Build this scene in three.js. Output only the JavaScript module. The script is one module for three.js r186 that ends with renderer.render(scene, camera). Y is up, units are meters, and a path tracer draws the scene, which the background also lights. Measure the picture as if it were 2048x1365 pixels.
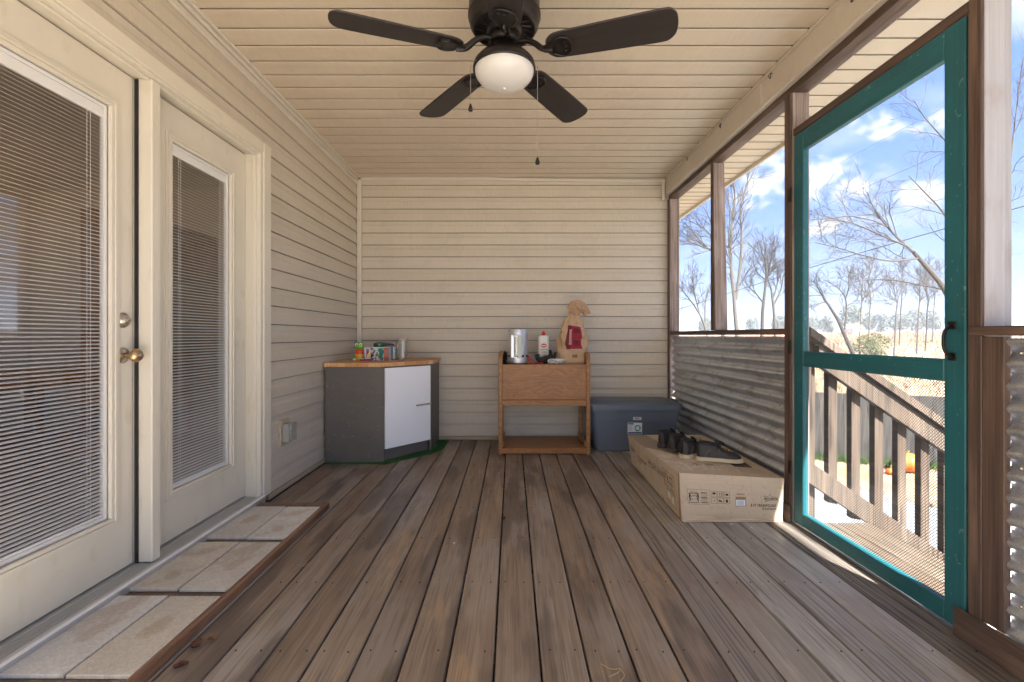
import * as THREE from 'three';
import { mergeGeometries, toCreasedNormals } from 'three/addons/utils/BufferGeometryUtils.js';
import { RoundedBoxGeometry } from 'three/addons/geometries/RoundedBoxGeometry.js';

// ------------------------------------------------------------------ camera, sky, sun, exposure
const F = 920, EYE = 1.0, VPX = 1024, VPY = 672;           // focal length in photo pixels, eye height, vanishing point
const EXPOSURE = 15.2, SKY = 0.126, SUN = 3.7;
const scene = new THREE.Scene();
const camera = new THREE.PerspectiveCamera(2 * Math.atan(682.5 / F) * 180 / Math.PI, 2048 / 1365, 0.05, 900);
camera.position.set(0, EYE, 0);
camera.lookAt(0, EYE, -1);
camera.setViewOffset(2048, 1365, 0, 682.5 - VPY, 2048, 1365);  // small vertical lens shift
const renderer = new THREE.WebGLRenderer({ antialias: true });
renderer.setSize(1024, 682);
renderer.toneMapping = THREE.LinearToneMapping;
renderer.toneMappingExposure = EXPOSURE;
renderer.shadowMap.enabled = true;

// ------------------------------------------------------------------ noise
function rng(seed) { let a = seed >>> 0; return () => { a = (a + 0x6D2B79F5) >>> 0; let t = a; t = Math.imul(t ^ (t >>> 15), t | 1); t ^= t + Math.imul(t ^ (t >>> 7), t | 61); return ((t ^ (t >>> 14)) >>> 0) / 4294967296; }; }
const lerp = (a, b, t) => a + (b - a) * t, clamp = (x, a = 0, b = 1) => Math.min(b, Math.max(a, x));
const sstep = (a, b, x) => { const t = clamp((x - a) / (b - a)); return t * t * (3 - 2 * t); };
function hash(x, y, s) { let h = Math.imul(x, 374761393) + Math.imul(y, 668265263) + Math.imul(s, 1274126177); h = Math.imul(h ^ (h >>> 13), 1274126177); return ((h ^ (h >>> 16)) >>> 0) / 4294967296; }
function vn(x, y, s = 0, px = 0, py = 0) {                    // value noise, periodic when px / py are given
  const xi = Math.floor(x), yi = Math.floor(y), fx = x - xi, fy = y - yi;
  const m = (i, p) => p ? ((i % p) + p) % p : i;
  const u = fx * fx * (3 - 2 * fx), v = fy * fy * (3 - 2 * fy);
  const x0 = m(xi, px), x1 = m(xi + 1, px), y0 = m(yi, py), y1 = m(yi + 1, py);
  return lerp(lerp(hash(x0, y0, s), hash(x1, y0, s), u), lerp(hash(x0, y1, s), hash(x1, y1, s), u), v);
}
function fbm(x, y, s = 0, oct = 4, px = 0, py = 0) {
  let a = 0, w = 0.5, t = 0;
  for (let i = 0; i < oct; i++) { a += w * vn(x, y, s + i * 17, px, py); t += w; x *= 2; y *= 2; px *= 2; py *= 2; w *= 0.5; }
  return a / t;
}

// ------------------------------------------------------------------ sky (air and clouds only)
const sunDir = new THREE.Vector3(0.205, 0.74, 0.62).normalize();
function dirOf(px, py) { return new THREE.Vector3((px - VPX) / F, (VPY - py) / F, -1).normalize(); }
{
  const W = 1536, H = 768, d = new Float32Array(W * H * 4);
  const puffs = [[1520, 375, 60, 38], [1560, 350, 60, 48], [1630, 368, 62, 46], [1480, 395, 40, 24], [1755, 248, 46, 22], [1770, 262, 36, 18], [1885, 238, 34, 38], [1725, 382, 70, 30], [1800, 395, 70, 30], [1860, 390, 50, 26], [1640, 462, 60, 16], [1690, 440, 50, 14], [1505, 415, 60, 14]]
    .map(([x, y, rx, ry]) => { const c = dirOf(x, y); return { az: Math.atan2(c.z, c.x), el: Math.asin(c.y), rx: rx / F * 0.8, ry: ry / F * 0.86 }; });
  for (let j = 0; j < H; j++) for (let i = 0; i < W; i++) {
    const th = ((j + 0.5) / H - 0.5) * Math.PI, ph = ((i + 0.5) / W - 0.5) * 2 * Math.PI;
    const y = Math.sin(th), x = Math.cos(th) * Math.cos(ph), z = Math.cos(th) * Math.sin(ph);
    const e = Math.max(y, 0), k = Math.pow(1 - e, 4.2);
    let r = lerp(0.11, 0.56, k), g = lerp(0.29, 0.70, k), b = lerp(0.80, 0.92, k);
    const cs = Math.max(0, x * sunDir.x + y * sunDir.y + z * sunDir.z), glow = 0.35 * Math.pow(cs, 12);
    r += glow; g += glow; b += glow;
    if (y > 0.02) {                                               // broken fair weather cloud all round
      const q = 1 / (y + 0.22), cx = x * q * 1.5 + 7.3, cy = z * q * 1.5 + 2.1;
      let c = fbm(cx, cy, 5, 6);
      let m = sstep(0.60, 0.76, c) * 0.85;
      let pm = 0;
      const wob = (fbm(ph * 34, th * 46, 91, 4) - 0.5) * 1.9, wob2 = (fbm(ph * 110, th * 150, 31, 4) - 0.5) * 1.3;
      for (const p of puffs) { const da = (ph - p.az) / p.rx, de = (th - p.el) / p.ry; pm = Math.max(pm, 1.15 - Math.sqrt(da * da + de * de * (de < 0 ? 2.0 : 1)) + wob + wob2); }
      m = Math.max(m, sstep(0.1, 1.05, pm) * 0.97) * sstep(0.02, 0.16, y);
      m = Math.max(m, 0.28 * sstep(0.5, 0.85, fbm(cx * 2.3 + 9, cy * 3.1, 44, 5)) * sstep(0.02, 0.2, y) * (1 - sstep(0.3, 0.6, y)));
      r = lerp(r, 0.86, m); g = lerp(g, 0.88, m); b = lerp(b, 0.93, m);
    }
    if (y < 0) { const f = sstep(0, -0.05, y) ; r = lerp(r, 0.5, f); g = lerp(g, 0.47, f); b = lerp(b, 0.42, f); }
    const o = (j * W + i) * 4; d[o] = r * SKY; d[o + 1] = g * SKY; d[o + 2] = b * SKY; d[o + 3] = 1;
  }
  const t = new THREE.DataTexture(d, W, H, THREE.RGBAFormat, THREE.FloatType);
  t.mapping = THREE.EquirectangularReflectionMapping; t.magFilter = t.minFilter = THREE.LinearFilter; t.needsUpdate = true;
  scene.background = t; scene.environment = t;
}
const sun = new THREE.DirectionalLight(new THREE.Color(1, 0.985, 0.955), SUN);
sun.position.copy(sunDir).multiplyScalar(40); sun.castShadow = true; sun.shadow.radius = 1;
sun.shadow.mapSize.set(4096, 4096);
Object.assign(sun.shadow.camera, { left: -16, right: 16, top: 16, bottom: -16, near: 1, far: 90 });
scene.add(sun, sun.target);

// ------------------------------------------------------------------ helpers: names, tags, geometry
const used = {};
function numbered(n) { const k = used[n] = (used[n] ?? -1) + 1; return k ? `${n}_${String(k).padStart(3, '0')}` : n; }
function shadows(o) { o.castShadow = o.receiveShadow = true; return o; }
function thing(name, label, category, pos = [0, 0, 0], turn = 0, group) {
  const o = new THREE.Group(); o.name = numbered(name); o.position.set(...pos); o.rotation.y = turn;
  o.userData = { label, category }; if (group) o.userData.group = group; scene.add(o); return o;
}
function setting(name, label) { const o = new THREE.Group(); o.name = numbered(name); o.userData = { kind: 'structure' }; if (label) o.userData.label = label; scene.add(o); return o; }
function part(parent, name, geo, mat, pos, rot) {
  const m = shadows(new THREE.Mesh(geo, mat)); m.name = name; if (pos) m.position.set(...pos); if (rot) m.rotation.set(...rot); parent.add(m); return m;
}
function single(name, geo, mat, label, category, pos, rot, group) {
  const m = part(scene, numbered(name), geo, mat, pos, rot); m.userData = { label, category }; if (group) m.userData.group = group; return m;
}
const V = (x, y, z) => new THREE.Vector3(x, y, z);
const P = (px, py, Z) => V((px - VPX) / F * Z, EYE + (VPY - py) / F * Z, -Z);     // photo pixel at a known distance

function soup(tris, uvs) {
  const g = new THREE.BufferGeometry();
  g.setAttribute('position', new THREE.Float32BufferAttribute(tris, 3));
  g.setAttribute('uv', new THREE.Float32BufferAttribute(uvs, 2));
  g.computeVertexNormals(); return g;
}
// chamfered box, uv in metres with v along the longest side; uo, vo shift the grain
function cbox(w, h, d, c = 0.003, uo = 0, vo = 0) {
  const H = [w / 2, h / 2, d / 2], tri = [], uv = [], long = w >= h && w >= d ? 0 : (h >= d ? 1 : 2);
  c = Math.min(c, w / 2.2, h / 2.2, d / 2.2);
  const vert = (a, s) => s.map((q, i) => q * (i === a ? H[i] : H[i] - c));
  const put = (A, B, C) => {
    const n = new THREE.Vector3().crossVectors(V(B[0] - A[0], B[1] - A[1], B[2] - A[2]), V(C[0] - A[0], C[1] - A[1], C[2] - A[2]));
    if (n.dot(V((A[0] + B[0] + C[0]) / H[0], (A[1] + B[1] + C[1]) / H[1], (A[2] + B[2] + C[2]) / H[2])) < 0) { const t = B; B = C; C = t; }
    const an = [Math.abs(n.x), Math.abs(n.y), Math.abs(n.z)], na = an.indexOf(Math.max(...an));
    const ax = [0, 1, 2].filter(i => i !== na), va = ax.includes(long) ? long : ax[1], ua = ax.find(i => i !== va);
    for (const p of [A, B, C]) { tri.push(...p); uv.push(p[ua] + uo + na * 0.37, p[va] + vo); }
  };
  const quad = (A, B, C, D) => { put(A, B, C); put(A, C, D); };
  const S = [-1, 1];
  for (let a = 0; a < 3; a++) for (const s of S) {
    const [b, e] = [0, 1, 2].filter(i => i !== a), mk = (p, q) => { const r = []; r[a] = s; r[b] = p; r[e] = q; return vert(a, r); };
    quad(mk(-1, -1), mk(1, -1), mk(1, 1), mk(-1, 1));
  }
  for (let e = 0; e < 3; e++) { const [a, b] = [0, 1, 2].filter(i => i !== e);
    for (const s of S) for (const t of S) { const mk = (q) => { const r = []; r[a] = s; r[b] = t; r[e] = q; return r; };
      quad(vert(a, mk(-1)), vert(a, mk(1)), vert(b, mk(1)), vert(b, mk(-1))); } }
  for (const x of S) for (const y of S) for (const z of S) put(vert(0, [x, y, z]), vert(1, [x, y, z]), vert(2, [x, y, z]));
  return soup(tri, uv);
}
// box given by its bounds
function bb(x0, x1, y0, y1, z0, z1, c, uo, vo) { return cbox(x1 - x0, y1 - y0, z1 - z0, c, uo, vo).translate((x0 + x1) / 2, (y0 + y1) / 2, (z0 + z1) / 2); }
function shapeOf(pts) { const s = new THREE.Shape(); pts.forEach(([x, y], i) => i ? s.lineTo(x, y) : s.moveTo(x, y)); s.closePath(); return s; }
function prism(pts, depth, bevel = 0, holes = []) {
  const s = shapeOf(pts); for (const h of holes) { const p = new THREE.Path(); h.forEach(([x, y], i) => i ? p.lineTo(x, y) : p.moveTo(x, y)); p.closePath(); s.holes.push(p); }
  return new THREE.ExtrudeGeometry(s, { depth, bevelEnabled: bevel > 0, bevelSize: bevel, bevelThickness: bevel, bevelSegments: 2, bevelOffset: -bevel, curveSegments: 10 });
}
const rectPts = (x0, x1, y0, y1) => [[x0, y0], [x1, y0], [x1, y1], [x0, y1]];
function lathe(pts, seg = 32) { return new THREE.LatheGeometry(pts.map(([r, y]) => new THREE.Vector2(Math.max(r, 1e-4), y)), seg); }
function tube(pts, r, seg = 6, n) { return new THREE.TubeGeometry(new THREE.CatmullRomCurve3(pts.map(p => p.isVector3 ? p : V(...p))), n ?? pts.length * 5, r, seg, false); }
// tube with varying elliptical section; rad(t) -> [ru, rv]; noise crumples it
function loft(pts, rad, n, seg, crumple = 0, seed = 1, closed = true, up0) {
  const c = new THREE.CatmullRomCurve3(pts.map(p => p.isVector3 ? p : V(...p))), pos = [], uv = [], idx = [];
  for (let i = 0; i <= n; i++) {
    const t = i / n, p = c.getPoint(t), T = c.getTangent(t), up = up0 ? V(...up0) : V(0, 0, 1), B = new THREE.Vector3().crossVectors(up, T).normalize(), N = new THREE.Vector3().crossVectors(T, B).normalize();
    const [a, b, e = 2] = rad(t);
    for (let j = 0; j <= seg; j++) {
      const q = j / seg * 2 * Math.PI, ca = Math.cos(q), sa = Math.sin(q), k = Math.pow(Math.pow(Math.abs(ca), e) + Math.pow(Math.abs(sa), e), -1 / e);
      const nz = 1 + crumple * (fbm(Math.cos(q) * 2 + 9, Math.sin(q) * 2 + t * 9 + seed * 7, seed, 3) - 0.5) * 2;
      const v = p.clone().addScaledVector(B, ca * k * a * nz).addScaledVector(N, sa * k * b * nz);
      pos.push(v.x, v.y, v.z); uv.push(j / seg, t);
    }
  }
  const w = seg + 1;
  for (let i = 0; i < n; i++) for (let j = 0; j < seg; j++) { const a = i * w + j; idx.push(a, a + 1, a + w, a + 1, a + w + 1, a + w); }
  if (closed) for (const i of [0, n]) { const p = c.getPoint(i / n), k = pos.length / 3; pos.push(p.x, p.y, p.z); uv.push(0.5, i / n); for (let j = 0; j < seg; j++) i ? idx.push(k, i * w + j, i * w + j + 1) : idx.push(k, j + 1, j); }
  const g = new THREE.BufferGeometry(); g.setAttribute('position', new THREE.Float32BufferAttribute(pos, 3)); g.setAttribute('uv', new THREE.Float32BufferAttribute(uv, 2)); g.setIndex(idx); g.computeVertexNormals(); return g;
}
const merge = list => mergeGeometries(list.map(g => { g = g.index ? g.toNonIndexed() : g; for (const k of Object.keys(g.attributes)) if (!['position', 'normal', 'uv'].includes(k)) g.deleteAttribute(k); return g; }));
// bilinear patch between four corners (A bottom left, B bottom right, C top right, D top left) with a soft bulge
function patch(A, B, C, D, n, m, bulge = 0, seed = 0) {
  const pos = [], uv = [], idx = [], nrm = new THREE.Vector3().crossVectors(B.clone().sub(A), D.clone().sub(A)).normalize();
  for (let j = 0; j <= m; j++) for (let i = 0; i <= n; i++) {
    const u = i / n, v = j / m, p = A.clone().lerp(B, u).lerp(D.clone().lerp(C, u), v), e = Math.min(1, 6 * Math.min(u, 1 - u)) * Math.min(1, 6 * Math.min(v, 1 - v));
    p.addScaledVector(nrm, bulge * e * (fbm(u * 3 + seed, v * 2 + seed, seed, 3) - 0.45) * 2);
    pos.push(p.x, p.y, p.z); uv.push(u, v);
  }
  for (let j = 0; j < m; j++) for (let i = 0; i < n; i++) { const a = j * (n + 1) + i; idx.push(a, a + 1, a + n + 2, a, a + n + 2, a + n + 1); }
  const g = new THREE.BufferGeometry(); g.setAttribute('position', new THREE.Float32BufferAttribute(pos, 3)); g.setAttribute('uv', new THREE.Float32BufferAttribute(uv, 2)); g.setIndex(idx); g.computeVertexNormals(); return g;
}

// ------------------------------------------------------------------ textures and materials
function tex(w, h, fn, sizeU, sizeV, srgb = true) {                 // fn(u, v, x, y) -> [r, g, b] 0..255, u and v in 0..1
  const d = new Uint8Array(w * h * 4);
  for (let y = 0; y < h; y++) for (let x = 0; x < w; x++) { const c = fn(x / w, y / h, x, y), o = (y * w + x) * 4; d[o] = clamp(c[0], 0, 255); d[o + 1] = clamp(c[1], 0, 255); d[o + 2] = clamp(c[2], 0, 255); d[o + 3] = 255; }
  const t = new THREE.DataTexture(d, w, h); t.wrapS = t.wrapT = THREE.RepeatWrapping; t.magFilter = THREE.LinearFilter; t.minFilter = THREE.LinearMipmapLinearFilter; t.generateMipmaps = true;
  if (srgb) t.colorSpace = THREE.SRGBColorSpace; t.repeat.set(1 / sizeU, 1 / sizeV); t.needsUpdate = true; return t;
}
const mix3 = (a, b, t) => [lerp(a[0], b[0], t), lerp(a[1], b[1], t), lerp(a[2], b[2], t)];
function canvasTex(w, h, draw) {
  const c = document.createElement('canvas'); c.width = w; c.height = h; draw(c.getContext('2d'), w, h);
  const t = new THREE.CanvasTexture(c); t.colorSpace = THREE.SRGBColorSpace; t.magFilter = THREE.LinearFilter; return t;
}
const std = (color, roughness = 0.7, o = {}) => new THREE.MeshStandardMaterial({ color, roughness, ...o });
const tinted = (m, color) => { const c = m.clone(); c.color.set(color); return c; };
const grain = (U, Vv, s, pu, pv) => 0.6 * fbm(U * pu, Vv * pv, s, 4, pu, pv) + 0.4 * vn(U * pu * 4, Vv * pv * 2, s + 3, pu * 4, pv * 2);

// deck board wood: worn brown stain, grey weathering, ochre scuffs
const deckH = (u, v) => grain(u, v, 11, 96, 10);
const deckTex = tex(1024, 2048, (u, v) => {
  const g = deckH(u, v), bl = fbm(u * 8, v * 8, 21, 5, 8, 8), b2 = fbm(u * 6, v * 10, 33, 5, 6, 10), wr = fbm(u * 64, v * 26, 41, 4, 64, 26), sp = vn(u * 400, v * 700, 55, 400, 700);
  let c = mix3([124, 109, 95], [164, 147, 129], clamp(g * 1.5 - 0.3));
  c = mix3(c, [164, 158, 152], sstep(0.42, 0.74, bl) * 0.55);
  c = mix3(c, [182, 152, 112], sstep(0.5, 0.72, b2) * sstep(0.49, 0.66, wr) * 0.5);
  c = mix3(c, [82, 71, 63], sstep(0.5, 0.72, fbm(u * 12, v * 7, 77, 4, 12, 7)) * 0.55);
  const k = sp > 0.9975 ? 1.5 : 1 - 0.12 * sstep(0.6, 0.9, vn(u * 300, v * 30, 61, 300, 30));
  return c.map(q => q * k);
}, 1.4, 3.2);
const deckBump = tex(512, 1024, (u, v) => { const g = deckH(u, v) * 180 + vn(u * 256, v * 20, 8, 256, 20) * 70; return [g, g, g]; }, 1.4, 3.2, false);
const deckRough = tex(512, 512, (u, v) => { const g = 255 * (0.26 + 0.34 * fbm(u * 9, v * 9, 71, 5, 9, 9)); return [g, g, g]; }, 1.4, 3.2, false);
const deckMat = (tint) => new THREE.MeshStandardMaterial({ map: deckTex, bumpMap: deckBump, bumpScale: 0.0012, roughnessMap: deckRough, roughness: 1.0, color: tint });
const greyTex = tex(1024, 1024, (u, v) => {
  const g = grain(u, v, 15, 80, 6), bl = fbm(u * 6, v * 6, 29, 5, 6, 6), cr = sstep(0.62, 0.8, vn(u * 220, v * 9, 5, 220, 9));
  let c = mix3([98, 92, 86], [176, 168, 158], clamp(g * 1.5 - 0.25)); c = mix3(c, [112, 96, 82], sstep(0.48, 0.75, bl) * 0.5); return c.map(q => q * (1 - 0.35 * cr));
}, 1.0, 2.0);
const greyWood = (tint = 0xffffff) => new THREE.MeshStandardMaterial({ map: greyTex, bumpMap: deckBump, bumpScale: 0.0012, roughness: 0.62, color: tint });
const silverTex = tex(1024, 2048, (u, v) => {
  const g = deckH(u, v), bl = fbm(u * 8, v * 8, 121, 5, 8, 8), wr = fbm(u * 64, v * 26, 141, 4, 64, 26), cr = sstep(0.66, 0.82, vn(u * 260, v * 9, 161, 260, 9));
  let c = mix3([150, 145, 139], [182, 177, 171], clamp(g * 1.5 - 0.3)); c = mix3(c, [142, 128, 115], sstep(0.5, 0.72, bl) * 0.5); c = mix3(c, [196, 194, 192], sstep(0.55, 0.75, wr) * 0.4); return c.map(q => q * (1 - 0.25 * cr));
}, 1.4, 3.2);
const silverDeck = (tint) => new THREE.MeshStandardMaterial({ map: silverTex, bumpMap: deckBump, bumpScale: 0.0012, roughnessMap: deckRough, roughness: 1.0, color: tint });
// posts and trim: dark brown semi-transparent stain on rough sawn pine
const stainTex = tex(512, 1024, (u, v) => {
  const g = grain(u, v, 19, 60, 5), bl = fbm(u * 8, v * 5, 39, 5, 8, 5), st = fbm(u * 40, v * 3, 49, 4, 40, 3);
  let c = mix3([66, 51, 43], [102, 80, 67], clamp(g * 1.6 - 0.35)); c = mix3(c, [132, 108, 92], sstep(0.52, 0.75, bl) * 0.45); c = mix3(c, [54, 41, 35], sstep(0.55, 0.75, st) * 0.6);
  return c;
}, 0.5, 1.6);
const stain = new THREE.MeshStandardMaterial({ map: stainTex, bumpMap: deckBump, bumpScale: 0.001, roughness: 0.6 });
const postTex = tex(512, 1024, (u, v) => {
  const g = grain(u, v, 23, 60, 5), bl = fbm(u * 8, v * 6, 59, 5, 8, 6), st = fbm(u * 40, v * 2, 69, 4, 40, 2);
  let c = mix3([112, 96, 86], [164, 148, 138], clamp(g * 1.6 - 0.35)); c = mix3(c, [176, 164, 158], sstep(0.45, 0.72, bl) * 0.6); c = mix3(c, [88, 66, 56], sstep(0.55, 0.78, st) * 0.5);
  return c;
}, 0.5, 1.6);
const skyLitTex = tex(256, 512, (u, v) => { const g = grain(u, v, 27, 40, 4), bl = fbm(u * 5, v * 8, 63, 5, 5, 8); return mix3(mix3([158, 154, 153], [182, 180, 181], g), [146, 132, 126], sstep(0.5, 0.75, bl) * 0.5); }, 0.4, 1.4);
const skyLitPost = new THREE.MeshStandardMaterial({ map: skyLitTex, bumpMap: deckBump, bumpScale: 0.0008, roughness: 0.65 });  // skylight on the near door post is put into this paler wood colour
const postWood = new THREE.MeshStandardMaterial({ map: postTex, bumpMap: deckBump, bumpScale: 0.001, roughness: 0.65 });
// vinyl siding
const vinylTex = tex(512, 512, (u, v) => { const n = fbm(u * 5, v * 5, 3, 5, 5, 5), f = vn(u * 40, v * 256, 9, 40, 256), d = sstep(0.62, 0.8, fbm(u * 14, v * 14, 13, 4, 14, 14)); const k = 1 + 0.05 * (n - 0.5) + 0.03 * (f - 0.5) - 0.02 * d; return [240 * k, 238 * k, 234 * k]; }, 2.1, 1.3);
const vinyl = (c, r = 0.55) => new THREE.MeshStandardMaterial({ map: vinylTex, color: c, roughness: r });
const sidingMats = [0xcec6b7, 0xccc4b5, 0xd0c8ba].map(c => vinyl(c, 0.5));
const ceilMats = [0xdacdb8, 0xd8cbb6, 0xdccfbb].map(c => vinyl(c, 0.55));
const beamMat = vinyl(0xd2c9bb, 0.5), trimBeige = vinyl(0xd8d2c6, 0.5);
const doorTex = tex(512, 1024, (u, v) => { const n = fbm(u * 6, v * 9, 7, 5, 6, 9), ru = sstep(0.66, 0.82, fbm(u * 18, v * 22, 17, 5, 18, 22)); let c = [236, 233, 226].map(q => q * (0.97 + 0.05 * n)); return mix3(c, [206, 190, 164], ru * 0.2); }, 0.9, 2.1);
const doorPaint = new THREE.MeshStandardMaterial({ map: doorTex, color: 0xe6e2d6, roughness: 0.42 });
const jambPaint = new THREE.MeshStandardMaterial({ map: doorTex, color: 0xe6e2d6, roughness: 0.42 });
const white = std(0xe9e9e6, 0.45), whiteSlat = std(0xeceae4, 0.5), black = std(0x171616, 0.55), rubber = std(0x26231f, 0.8);
const concreteTex = tex(1024, 1024, (u, v) => {
  const a = fbm(u * 6, v * 6, 2, 5, 6, 6), s = vn(u * 260, v * 260, 5, 260, 260), p = fbm(u * 90, v * 90, 6, 3, 90, 90), st = sstep(0.56, 0.72, fbm(u * 9, v * 9, 8, 5, 9, 9));
  let c = mix3([198, 195, 187], [224, 221, 214], a); c = mix3(c, [158, 134, 106], st * 0.3); const k = 0.93 + 0.09 * s + 0.1 * (p - 0.5); return c.map(q => q * k);
}, 0.9, 0.9);
const concreteBump = tex(512, 512, (u, v) => { const g = 255 * (0.5 * vn(u * 200, v * 200, 5, 200, 200) + 0.5 * fbm(u * 60, v * 60, 6, 3, 60, 60)); return [g, g, g]; }, 0.9, 0.9, false);
const concrete = (c = 0xffffff) => new THREE.MeshStandardMaterial({ map: concreteTex, bumpMap: concreteBump, bumpScale: 0.0015, roughness: 0.92, color: c });
const alu = new THREE.MeshStandardMaterial({ color: 0xc9c9c6, roughness: 0.38, metalness: 0.55 });
const galvTex = tex(1024, 1024, (u, v) => {
  const a = fbm(u * 10, v * 10, 2, 5, 10, 10), s = vn(u * 300, v * 300, 5, 300, 300), b = fbm(u * 60, v * 60, 12, 3, 60, 60), dirt = sstep(0.55, 0.75, fbm(u * 12, v * 24, 22, 5, 12, 24));
  let c = mix3([222, 224, 225], [240, 242, 244], a).map(q => q * (0.9 + 0.12 * s + 0.1 * (b - 0.5))); return mix3(c, [128, 120, 108], dirt * 0.3);
}, 0.9, 0.9);
const galvPanel = new THREE.MeshStandardMaterial({ map: galvTex, color: 0xf0f5fc, roughness: 0.33, metalness: 0.88, side: THREE.DoubleSide });
const galv = new THREE.MeshStandardMaterial({ map: galvTex, color: 0xf4f6f8, roughness: 0.35, metalness: 0.55 });
const darkSteel = std(0x2b2624, 0.45, { metalness: 0.7 }), brass = std(0xb59a72, 0.32, { metalness: 0.9 }), nickel = std(0xb9b2a4, 0.3, { metalness: 0.9 });
const tealTex = tex(512, 1024, (u, v) => { const n = fbm(u * 8, v * 10, 3, 5, 8, 10), g = grain(u, v, 6, 60, 4); const k = 0.84 + 0.18 * n + 0.24 * (g - 0.5), ch = fbm(u * 60, v * 90, 16, 3, 60, 90) > 0.80 ? 1 : 0; return mix3([22 * k, 96 * k, 104 * k], [150, 156, 148], ch * 0.5); }, 0.6, 1.5);
const teal = new THREE.MeshStandardMaterial({ map: tealTex, bumpMap: deckBump, bumpScale: 0.0005, roughness: 0.5 });
const pane = new THREE.MeshPhysicalMaterial({ color: 0xffffff, roughness: 0.02, transmission: 1, thickness: 0, ior: 1.5 });
const screenMat = new THREE.MeshStandardMaterial({ color: 0x9a9894, roughness: 0.9, transparent: true, opacity: 0.13, side: THREE.DoubleSide, depthWrite: false });
const oakTex = tex(512, 1024, (v, u) => {
  const w = fbm(u * 6, v * 6, 51, 4, 6, 6), ring = 0.5 + 0.5 * Math.sin((v * 40 + w * 9 + fbm(u * 3, v * 5, 52, 3, 3, 5) * 14) * 2), g = vn(u * 18, v * 300, 53, 18, 300), p = vn(u * 30, v * 420, 54, 30, 420);
  let c = mix3([128, 82, 40], [178, 126, 70], 0.35 * ring + 0.65 * g); return c.map(q => q * (p > 0.84 ? 0.72 : 1) * (0.92 + 0.16 * w));
}, 0.45, 0.9);
const oak = new THREE.MeshStandardMaterial({ map: oakTex, roughness: 0.45 });

// ================================================================== the porch: deck, walls, ceiling
const XL = -1.478, XR = 1.5, ZB = 4.42, YC = 2.515, ZN = -0.7;       // left siding plane, right post plane, back wall distance, ceiling, unseen near roof end, cut short so more daylight enters (z = +0.7)
const R = rng(77);
const leftPrism = (pts, depth, x0, bevel = 0, holes) => prism(pts, depth, bevel, holes).rotateY(Math.PI / 2).translate(x0, 0, 0);   // pts are (distance, height)

// ---- deck
{
  const deck = setting('deck_floor');
  const tints = [0xffffff, 0xf6f0ea, 0xeee8e2, 0xfff8f0, 0xe8e2dc].map(c => deckMat(c));
  const greyDeck = [0, 1].map(i => silverDeck(i ? 0xffffff : 0xe6e4e4)), weathered = [0xd6d0ca, 0xe4e0dc].map(c => greyWood(c)), pitch = 0.1415, x0 = -0.0538;
  for (let k = -10; k <= 11; k++) {
    const a = x0 + pitch * k + 0.0035, b = k === 11 ? 1.6 : x0 + pitch * (k + 1) - 0.0035, w = b - a;
    const m = k >= 10 ? weathered[k - 10] : (k >= 7 ? greyDeck[k % 2] : k >= 5 ? silverDeck(k === 6 ? 0xf0eae4 : 0xd9cfc5) : tints[Math.floor(R() * tints.length)]);
    part(deck, 'deck_board', cbox(w, 0.026, 6.9, 0.0035, R() * 1.4, R() * 3.2), m, [(a + b) / 2, -0.013 + (R() - 0.5) * 0.002, -0.96]);
  }
  for (let z = 2.2; z > -4.5; z -= 0.4064) part(deck, 'joist', cbox(3.1, 0.14, 0.038, 0.002), stain, [0.05, -0.0975, z]);
  const nails = [];
  for (let z = 2.2; z > -4.5; z -= 0.4064) for (let k = -10; k <= 10; k++) for (const o of [0.03, 0.108]) if (R() > 0.3) nails.push(new THREE.CylinderGeometry(0.0026, 0.0026, 0.002, 7).translate(x0 + pitch * k + o + (R() - 0.5) * 0.012, 0.0012, z + (R() - 0.5) * 0.012));
  part(deck, 'nail_heads', merge(nails), std(0x2c211b, 0.7, { metalness: 0.4 })).userData.kind = 'stuff';
  part(deck, 'added_skirt', cbox(0.04, 0.62, 6.9, 0.003), stain, [1.622, -0.345, -0.96]);  // unseen skirt boards, added so no daylight leaks up under the deck
  part(deck, 'added_skirt', cbox(3.1, 0.62, 0.04, 0.003), stain, [0.05, -0.345, 2.51]);
}

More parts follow.
